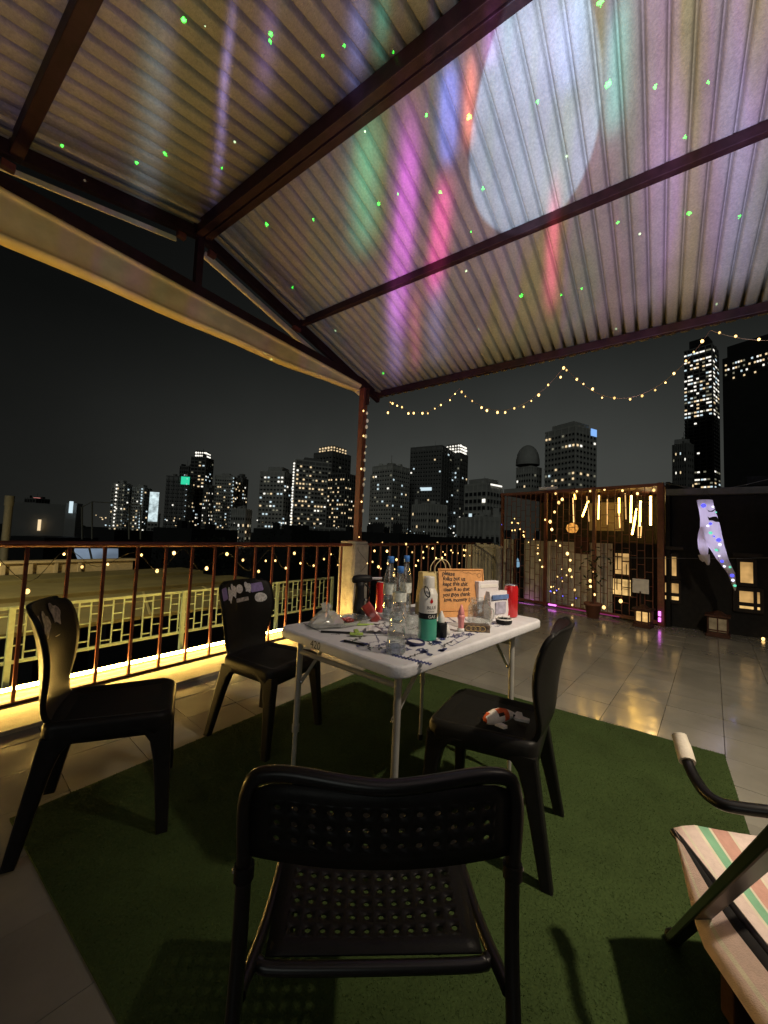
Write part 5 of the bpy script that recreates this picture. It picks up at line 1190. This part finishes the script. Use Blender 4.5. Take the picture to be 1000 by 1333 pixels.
# "420" written on the short rim that faces left
yq = (TI @ at_x(412, 836, 1.12)).y
text_part('420', .044, 'inkb', tb_, 'rim_writing', Matrix.Translation((-.6012, yq + .03, ZT - .036)) @ Matrix(((0, 0, -1, 0), (-1, 0, 0, 0), (0, 1, 0, 0), (0, 0, 0, 1))), shear=.1)

# ---- things on the table
def depth(p): q = RC.T @ (np.array(p) - CAMP); return -q[2]
def spot(u, v, z=ZT): p = at_z(u, v, z); D = math.hypot(p.x, p.y); return p, depth(p) / FPX, D
def ztop(u, v, D, z=ZT): return at_d(u, v, D).z - z
FACE = lambda p: math.atan2(-p.y, -p.x)          # heading from p to the seat the photo is taken from
GT = 'things on the folding table'
def bottle(u, vb, vt, lab, w, fill, seed=0, cap='cap'):
    p, s_, D = spot(u, vb); h = ztop(u, vt, D); r = w * s_ / 2; o = thing('water_bottle', lab, 'bottle', p, group='clear water bottles with blue caps')
    ch_ = min(.028, h * .12); hb = h - ch_
    prof = [(.001, .004), (r * .8, 0), (r, .012), (r, hb * .12), (r * .94, hb * .14), (r, hb * .16), (r * .95, hb * .34), (r * .9, hb * .37), (r * .95, hb * .40), (r, hb * .60), (r * .98, hb * .68), (r * .72, hb * .82), (r * .45, hb * .92), (r * .40, hb * .985)]
    MB().lathe(prof, 18).build('body', 'clear', o)
    MB().lathe([(r * 1.012, hb * .42), (r * 1.012, hb * .60)], 18).build('label', 'label', o)
    MB().lathe([(.001, hb * .98), (r * .52, hb * .98), (r * .52, h - .003), (r * .46, h), (.001, h)], 16).build('cap', cap, o)
    if fill: MB().lathe([(.001, .008), (r * .86, .008), (r * .90, hb * fill), (.001, hb * fill)], 16).build('water', 'water', o)
    return o
bottle(506, 803, 724, 'clear water bottle with a blue cap, left of the three by the torch', 17, .55)
bottle(527, 801, 723, 'clear water bottle with a blue cap, rear one nearest the paper bag', 15, .4)
bottle(519, 810, 737, 'nearly empty clear bottle with a wide blue cap, front one of the three', 18, .12)
# black torch lighter
p, s_, D = spot(467, 803); h = ztop(467, 750, D); o = thing('torch_lighter', 'black kitchen torch lighter with a silver nozzle on the food tray', 'torch', p, R(-38))
MB().lathe([(.001, 0), (.030, 0), (.032, .01), (.032, .05), (.029, .055), (.025, h * .45), (.022, h * .72), (.026, h * .86), (.001, h * .88)], 16).build('tank', 'black', o)
MB().loft([[(x, r * .55 * math.cos(a), h * .90 + dz + r * .55 * math.sin(a)) for a in [k * math.pi / 6 for k in range(12)]] for x, r, dz in ((-.042, .018, .002), (-.036, .034, .004), (-.01, .042, .006), (.03, .040, .008), (.055, .030, .009), (.062, .020, .009))], 0, True).build('head', 'black', o)
MB().tube([(.055, 0, h * .90 + .009), (.115, 0, h * .90 + .010)], [.0075, .0085], 10).build('nozzle', 'silver', o)
MB().tube(smooth_path([(.028, 0, h * .80), (.052, 0, h * .66), (.046, 0, h * .48), (.026, 0, h * .42)], 5), .0045, 6).build('trigger_guard', 'black', o)
MB().ball((.033, 0, h * .42), .009, seg=8, rows=6).build('knob', 'silver', o)
# gas canister
p, s_, D = spot(556, 832); h = ztop(556, 750, D); r = 24 * s_ / 2; fa = FACE(p)
o = thing('gas_canister', 'white, black and green gas canister with a white cap and a black loop', 'canister', p, fa + math.pi / 2)
k1, k2, k3 = h * .34, h * .43, h * .74
MB().lathe([(.001, .002), (r * .97, .002), (r, .006), (r, k1)], 24).build('green_band', 'green', o); MB().lathe([(r, k1), (r, k2)], 24).build('black_band', 'black', o)
MB().lathe([(r, k2), (r, k3 * .98), (r * .93, k3), (r * .80, k3 + .012), (r * .66, k3 + .02)], 24).build('white_band', 'white', o)
MB().lathe([(r * .66, k3 + .012), (r * .62, h - .004), (r * .56, h), (.001, h)], 20).build('cap', 'white', o)
FW = lambda z: Matrix.Translation((0, -r - .0007, z)) @ Matrix.Rotation(math.pi / 2, 4, 'X')
bend_r = r + .0007
def wrap(txt, size, z, m, x0): # text bent round the can, first letters towards us
    me = text_mesh(txt, size, 'lettering')
    for v in me.vertices: a = (v.co.x + x0) / bend_r; y = v.co.y; v.co = Vector((bend_r * math.sin(a), -bend_r * math.cos(a), z + y))
    me.materials.clear(); me.materials.append(M[m]); ob = bpy.data.objects.new('lettering', me); COL.objects.link(ob); ob.parent = o
wrap('BLUE', .019, k2 + .018, 'inkb', -.004); wrap('GAS', .018, k1 + .005, 'white', .001); wrap('BUTANE', .007, k2 + .006, 'inkb', .0)
fl = MB(); fp = [(0, 0), (.006, .004), (.0075, .010), (.004, .017), (.002, .026), (-.001, .019), (-.005, .013), (-.0065, .006)]
n_ = len(fp); fl.add([(bend_r * math.sin((x + .014) / bend_r), -bend_r * math.cos((x + .014) / bend_r), k2 + .040 + z) for x, z in fp], [tuple(range(n_))]); fl.build('flame_mark', 'red', o)
MB().tube([(-.006 + .012 * math.cos(a), -r * .9 - .004 + .004 * math.sin(a), k3 + .008 + .017 * math.sin(a) - .012 * math.cos(a)) for a in [k * math.pi / 8 for k in range(16)]], .0024, 6, closed=True).build('loop', 'black', o)
# small black bottle with white nozzle, white knob
p, s_, D = spot(574, 829); h = ztop(574, 795, D); r = 15 * s_ / 2; o = thing('black_squeeze_bottle', 'short black bottle with a white pointed nozzle beside the gas canister', 'bottle', p)
MB().lathe([(.001, 0), (r, 0), (r, h * .52), (r * .9, h * .57), (.001, h * .58)], 16).build('body', 'black', o); MB().lathe([(r * .62, h * .575), (r * .6, h * .74), (r * .22, h * .95), (r * .12, h), (.001, h)], 14).build('nozzle', 'white', o)
p, s_, D = spot(582, 826); o = thing('bottle_stopper', 'small loose white stopper beside the black squeeze bottle', 'stopper', p)
MB().lathe([(.001, 0), (.014, 0), (.013, .022), (.007, .03), (.006, .042), (.001, .043)], 12).build('knob', 'white', o)
# pink dropper bottle
p, s_, D = spot(600, 822); h = ztop(600, 787, D); r = 10 * s_ / 2; o = thing('pink_dropper_bottle', 'small pink dropper bottle with a pointed top in front of the cardboard sign', 'bottle', p)
MB().lathe([(.001, 0), (r * .9, 0), (r * .9, .014), (r * .7, .016)], 14).build('base', 'white', o); MB().lathe([(r * .7, .015), (r * .85, h * .45), (r, h * .52), (r, h * .6), (r * .6, h * .64)], 14).build('body', 'pink', o)
MB().lathe([(r * .8, h * .63), (r * .85, h * .72), (r * .45, h * .88), (r * .2, h), (.001, h)], 14).build('tip', 'pink', o)
# cardboard sign leaning on the paper bag
pa = at_z(573, 804, ZT); pb = at_z(632, 802, ZT); pm_ = (pa + pb) / 2
Ds = math.hypot(pm_.x, pm_.y); wv = Vector((pb.x - pa.x, pb.y - pa.y, 0)); ang = math.atan2(wv.y, wv.x)
o = thing('cardboard_sign', 'cardboard sign with handwriting leaning against the paper bag', 'sign', pm_, rot=(R(-9), 0, ang))
ws = 68 * depth(pm_) / FPX; hs_ = ztop(604, 741, Ds) * 1.01; zb = hs_ * .18
MB().box((0, 0, (hs_ + 0) / 2), (ws, .004, hs_)).build('sheet', 'card', o, bevel=.001)
for s_ in (-1, 1): MB().box((s_ * (ws / 2 - .004), -.004, hs_ * .55), (.006, .005, hs_ * .86)).build('edge_fold', 'card', o)
MB().box((0, -.004, hs_ - .005), (ws - .022, .005, .006)).build('edge_fold', 'card', o); MB().box((-.0, -.0045, hs_ * .14), (ws - .022, .005, .006)).build('edge_fold', 'card', o)
for k, (ln, sc_) in enumerate((('please', 1), ('folks but us', .95), ('kept this shit', .95), ('clean & so that', .85), ('you guys thank', .88), ('love, mommy :)', .82))):
    me = text_mesh(ln, .033 * sc_, 'handwriting', shear=.18, bold=.0007, spacing=.95)
    z = hs_ * (.855 - .107 * k)
    for v in me.vertices: v.co = Vector((v.co.x - ws * .42 + .004 * (k % 2), -.0028, z + v.co.y + .002 * math.sin(v.co.x * 70 + k)))
    me.materials.clear(); me.materials.append(M['inkb']); ob = bpy.data.objects.new('handwriting', me); COL.objects.link(ob); ob.parent = o
def flatline(pts, w, nm):
    b = MB(); n = len(pts); vs = []
    for i, (x, z) in enumerate(pts):
        dx, dz = pts[min(i + 1, n - 1)][0] - pts[max(i - 1, 0)][0], pts[min(i + 1, n - 1)][1] - pts[max(i - 1, 0)][1]; l = math.hypot(dx, dz) or 1
        vs += [(x - dz / l * w / 2, -.0027, z + dx / l * w / 2), (x + dz / l * w / 2, -.0027, z - dx / l * w / 2)]
    b.add(vs, [(2 * i, 2 * i + 1, 2 * i + 3, 2 * i + 2) for i in range(n - 1)]).build(nm, 'inkb', o)
flatline([(ws * (-.02 + .045 * k), hs_ * (.93 - .006 * k + .012 * math.sin(k * 1.9))) for k in range(10)], .0016, 'curly_line')
flatline([(ws * (.40 + .03 * math.sin(k * 1.6)), hs_ * (.74 - .04 * k)) for k in range(9)], .0016, 'curly_line')
flatline([(ws * (.40 + .05 * math.cos(k * .7)), hs_ * (.86 + .045 * math.sin(k * .7))) for k in range(10)], .0016, 'curl')
# kraft paper bag
q = pm_ + Vector((.012, .095, 0)); o = thing('paper_bag', 'kraft paper bag with rope handles standing behind the cardboard sign', 'bag', q + Vector((-.05, .02, 0)), ang)
dq = depth(q); wb_ = 62 * dq / FPX; hb = ztop(575, 744, math.hypot(q.x, q.y))
MB().loft([[(x * wb_ / 2 * (1 - .03 * t), y * .055 * (1 - .5 * t) + .004 * math.sin(9 * t + x * 2), hb * t) for x, y in ((-1, -1), (-.3, -1.06), (.3, -.98), (1, -1), (1, 0), (1, 1), (.3, 1), (-.3, 1), (-1, 1), (-1, 0))] for t in (0, .25, .5, .75, 1)], 0, False, False).build('bag_body', 'kraft', o, solid=.0012)
for yy in (-.026, .028): MB().tube(smooth_path([(-.055, yy, hb * .94), (-.058, yy - .004, hb + .03), (-.03, yy - .01, hb + .068), (.005, yy - .008, hb + .066), (.03, yy - .004, hb + .035), (.035, yy, hb * .94)], 5), .0028, 6).build('rope_handle', 'rope', o)
# jars
def jar(u, vb, vt, w, lab, nm='glass_jar'):
    p, s_, D = spot(u, vb); h = ztop(u, vt, D); r = w * s_ / 2; o = thing(nm, lab, 'jar', p)
    MB().lathe([(.001, .006), (r * .85, .003), (r, .014), (r, h * .55), (r * .96, h * .72), (r * .74, h * .86), (r * .72, h * .9), (r * .78, h * .92), (r * .78, h)], 20).build('body', 'glass', o); return o, r, h
o, r, h = jar(624, 818, 779, 31, 'round clear glass jar with an empty inside, in front of the cardboard sign')
MB().tube(smooth_path([(r * .86, 0, h * .66), (r * 1.25, 0, h * .62), (r * 1.3, 0, h * .35), (r * .95, 0, h * .2)], 5), .004, 6).build('handle', 'glass', o); o.rotation_euler.z = R(-40)
o, r, h = jar(537, 832, 797, 23, 'straight clear drinking glass left of the gas canister', 'drinking_glass')
# clear squat bottle in front with blue label
p, s_, D = spot(515, 850); h = ztop(515, 796, D); r = 25 * s_ / 2; o = thing('crumpled_bottle', 'open crumpled clear bottle with a blue base at the near edge of the table', 'bottle', p)
rr_ = random.Random(3); MB().loft([[((R_ + rr_.uniform(-.003, .003)) * math.cos(a), (R_ + rr_.uniform(-.003, .003)) * math.sin(a), z) for a in [2 * math.pi * k / 14 for k in range(14)]] for R_, z in ((r * .8, 0), (r, .008), (r * .97, h * .2), (r * .86, h * .35), (r * .95, h * .5), (r * .8, h * .68), (r * .86, h * .85), (r * .6, h * .97), (r * .55, h))], 0, False, False).build('body', 'glass', o)
MB().lathe([(r * .98, .006), (r * .99, h * .17)], 14).build('base_label', clear('blue tint', (.55, .62, .95), milky=.25), o)
MB().lathe([(.001, .003), (r * .8, .003), (r * .82, h * .1), (.001, h * .1)], 14).build('water', 'water', o)
# dark blue lid
p, s_, D = spot(541, 838); o = thing('loose_lid', 'small dark blue rimmed lid lying by the drinking glass', 'loose lid', p, rot=(R(4), 0, .3))
MB().lathe([(.001, .001), (.036, .001), (.037, .004), (.037, .011), (.034, .013), (.033, .006), (.001, .005)], 22).build('rim', mat('navy plastic', (.02, .025, .09), .35), o); MB().lathe([(.001, .0065), (.0325, .0065)], 20).build('liner', 'pack', o)
# red cans
def can(u, vb, vt, w, lab):
    p, s_, D = spot(u, vb); h = ztop(u, vt, D); r = w * s_ / 2; o = thing('red_can', lab, 'can', p, group='red drink cans')
    MB().lathe([(r * .7, 0), (r * .82, .002), (r, .010), (r, h * .90), (r * .86, h * .975), (r * .86, h * .985)], 22).build('body', 'red', o); ld_ = MB().lathe([(r * .86, h * .98), (r * .88, h), (r * .80, h), (r * .78, h * .975), (.001, h * .975)], 22).build('lid', 'silver', o)
    MB().box((0, .008, h * .985), (.012, .022, .0015)).build('pull_tab', 'silver', ld_)
can(665, 803, 761, 17.5, 'slim red drink can standing at the right end of the table')
can(494, 797, 757, 11, 'red can half hidden behind the left water bottle')
# wipes pack and white box
pa = at_z(634, 806, ZT); pb = at_z(657, 803, ZT); pm2_ = (pa + pb) / 2; an2 = math.atan2(pb.y - pa.y, pb.x - pa.x); w2 = (pb - pa).length; D2 = math.hypot(pm2_.x, pm2_.y); h2 = ztop(645, 769, D2)
o = thing('wipes_pack', 'white and blue soft pack standing beside the slim red can', 'pack', pm2_, an2)
MB().loft([[(x * w2 / 2, y * d_ - .0, z) for x, y in ((-1, -1), (0, -1.15), (1, -1), (1, 1), (0, 1.1), (-1, 1))] for z, d_ in ((0, .022), (h2 * .3, .026), (h2 * .75, .02), (h2 * .93, .015), (h2, .013))], 0, False).build('pack_body', 'pack', o, bevel=.002)
MB().box((0, -.027, h2 * .80), (w2 * .9, .006, h2 * .16)).build('blue_band', 'packblue', o); MB().box((-.0, -.0305, h2 * .42), (w2 * .55, .004, h2 * .42)).build('grey_print', 'packgrey', o)
q = pm2_ + Vector((.05, .075, 0)); o = thing('white_box', 'flat white box standing behind the wipes pack', 'box', q, an2)
h3 = ztop(648, 757, math.hypot(q.x, q.y)); MB().box((-.0, 0, h3 / 2), (w2 * 1.15, .035, h3)).build('carton', 'pack', o, bevel=.003); MB().box((0, -.018, h3 * .86), (w2 * 1.0, .003, .018)).build('flap', 'white', o)
# dark patterned box, ashtray
pa, pb = at_z(602, 823, ZT), at_z(639, 830, ZT); pa, pb = at_z(603, 822, ZT), at_z(638, 824, ZT); pm3 = (pa + pb) / 2; an3 = math.atan2(pb.y - pa.y, pb.x - pa.x); w3 = (pb - pa).length
o = thing('card_box', 'low dark box with gold loops printed on its side, near the long edge', 'box', pm3, an3)
MB().box((0, .02, .016), (w3, .045, .032)).build('carton', 'darkbox', o, bevel=.002)
gl_ = MB()
for k in range(4): gl_.tube([(-w3 * .3 + k * w3 * .17 + .014 * math.cos(a), -.0035, .016 + .011 * math.sin(a)) for a in [j * math.pi / 6 for j in range(12)]], .0013, 5, closed=True)
gl_.build('gold_loops', 'gold', o)
p, s_, D = spot(656, 812); o = thing('ashtray', 'small black ashtray with a white rim in front of the red can', 'ashtray', p, .4)
MB().lathe([(.001, .003), (.034, .002), (.040, .008), (.040, .024), (.034, .025), (.030, .010), (.001, .008)], 18).build('bowl', 'black', o)
for k in range(3): MB().tube([(.01 + .01 * k, -.02 + .02 * k, .028), (.055 - .01 * k, -.03 + .03 * k, .030)], .004, 8).build('cigarette_end', 'white', o)
MB().tube([(.040 * math.cos(a), .040 * math.sin(a), .0255) for a in [k * math.pi / 9 for k in range(18)]], .0035, 6, closed=True).build('rim', 'white', o)
# food tray, bag, snack packet, lime clip, pens, tissue
p, s_, D = spot(452, 812); o = thing('food_tray', 'shallow dark foil tray of leftovers under the black torch', 'tray', p, R(-8))
MB().loft([[(x * a_, y * b_, z) for x, y in rrect(2, 2, .35, 3)] for a_, b_, z in ((.088, .058, .002), (.090, .060, .004), (.105, .074, .026), (.107, .076, .026))], 0, False, False).build('tray', 'glass', o, solid=.001); MB().prism([(x * .088, y * .058) for x, y in rrect(2, 2, .35, 3)], .0015, .0045).build('tray_floor', 'darkbox', o)
fd = MB()
for k in range(16): fd.ball((random.uniform(-.07, .0), random.uniform(-.045, .045), .016 + random.uniform(0, .012)), random.uniform(.010, .018), k % 3, seg=8, rows=5, sc=(1.2, 1, .7))
fd.build('leftovers', ['maroon', 'kraft', 'pink'], o)
p, s_, D = spot(424, 815); o = thing('plastic_bag', 'crumpled see through plastic bag at the left end of the table', 'bag', p)
rr_ = random.Random(9); vs = []
MB().loft([[((R_ * rr_.uniform(.7, 1.2)) * math.cos(a) * 1.25, (R_ * rr_.uniform(.7, 1.2)) * math.sin(a), z * rr_.uniform(.8, 1.2)) for a in [2 * math.pi * k / 13 for k in range(13)]] for R_, z in ((.04, .001), (.07, .008), (.075, .025), (.06, .045), (.035, .062), (.014, .07), (.022, .09), (.004, .095))], 0, False, False).build('film', 'bag', o)
p, s_, D = spot(492, 810); o = thing('snack_packet', 'maroon foil snack packet leaning against the water bottle', 'packet', p, rot=(R(-30), R(-38), R(-45)))
MB().loft([[(x * .026, y * d_ * .6, z * .9) for x, y in ((-1, -1), (-.5, -1.3), (.5, -1.2), (1, -1), (1, 1), (.5, 1.2), (-.5, 1.3), (-1, 1))] for z, d_ in ((.002, .001), (.01, .001), (.02, .010), (.06, .016), (.10, .009), (.112, .001), (.122, .001))], 0, True).build('packet', 'maroon', o)
p, s_, D = spot(464, 829); o = thing('lime_clip', 'small lime green clip lying near the left front edge', 'clip', p, R(20))
MB().box((0, 0, .012), (.022, .055, .008), rz=.3).build('jaw', 'lime', o, bevel=.002); MB().box((.016, .006, .018), (.05, .018, .008), rz=.5).build('jaw', 'lime', o, bevel=.002); MB().tube([(-.004, -.01, .015), (.012, .012, .015)], .006, 8).build('spring', 'silver', o)
p, s_, D = spot(488, 822); o = thing('folded_tissue', 'crumpled white tissue beside the lime clip', 'tissue', p, .6)
rr_ = random.Random(4); tv = [(-.05 + .1 * i / 6, -.035 + .07 * j / 5, .006 + rr_.uniform(0, .018)) for j in range(6) for i in range(7)]
MB().add(tv, [(j * 7 + i, j * 7 + i + 1, j * 7 + i + 8, j * 7 + i + 7) for j in range(5) for i in range(6)], 0, True).build('sheet', 'pack', o, solid=.001)
for (u0, v0, u1, v1, m, lab) in ((418, 822, 462, 824, 'black', 'black pen lying along the left edge'), (438, 813, 494, 813, 'lime', 'long lime green flat stick by the food tray'), (448, 834, 478, 840, 'black', 'black marker pen near the table corner')):
    a, b = at_z(u0, v0, ZT + .006), at_z(u1, v1, ZT + .006); o = thing('pen', lab + ' of the table', 'pen', a)
    d = b - a; MB().tube([(0, 0, 0), d * .86], .0045, 8).build('barrel', m, o); MB().tube([d * .86, d], [.0045, .0012], 8).build('tip', 'inkb', o)

#@@END
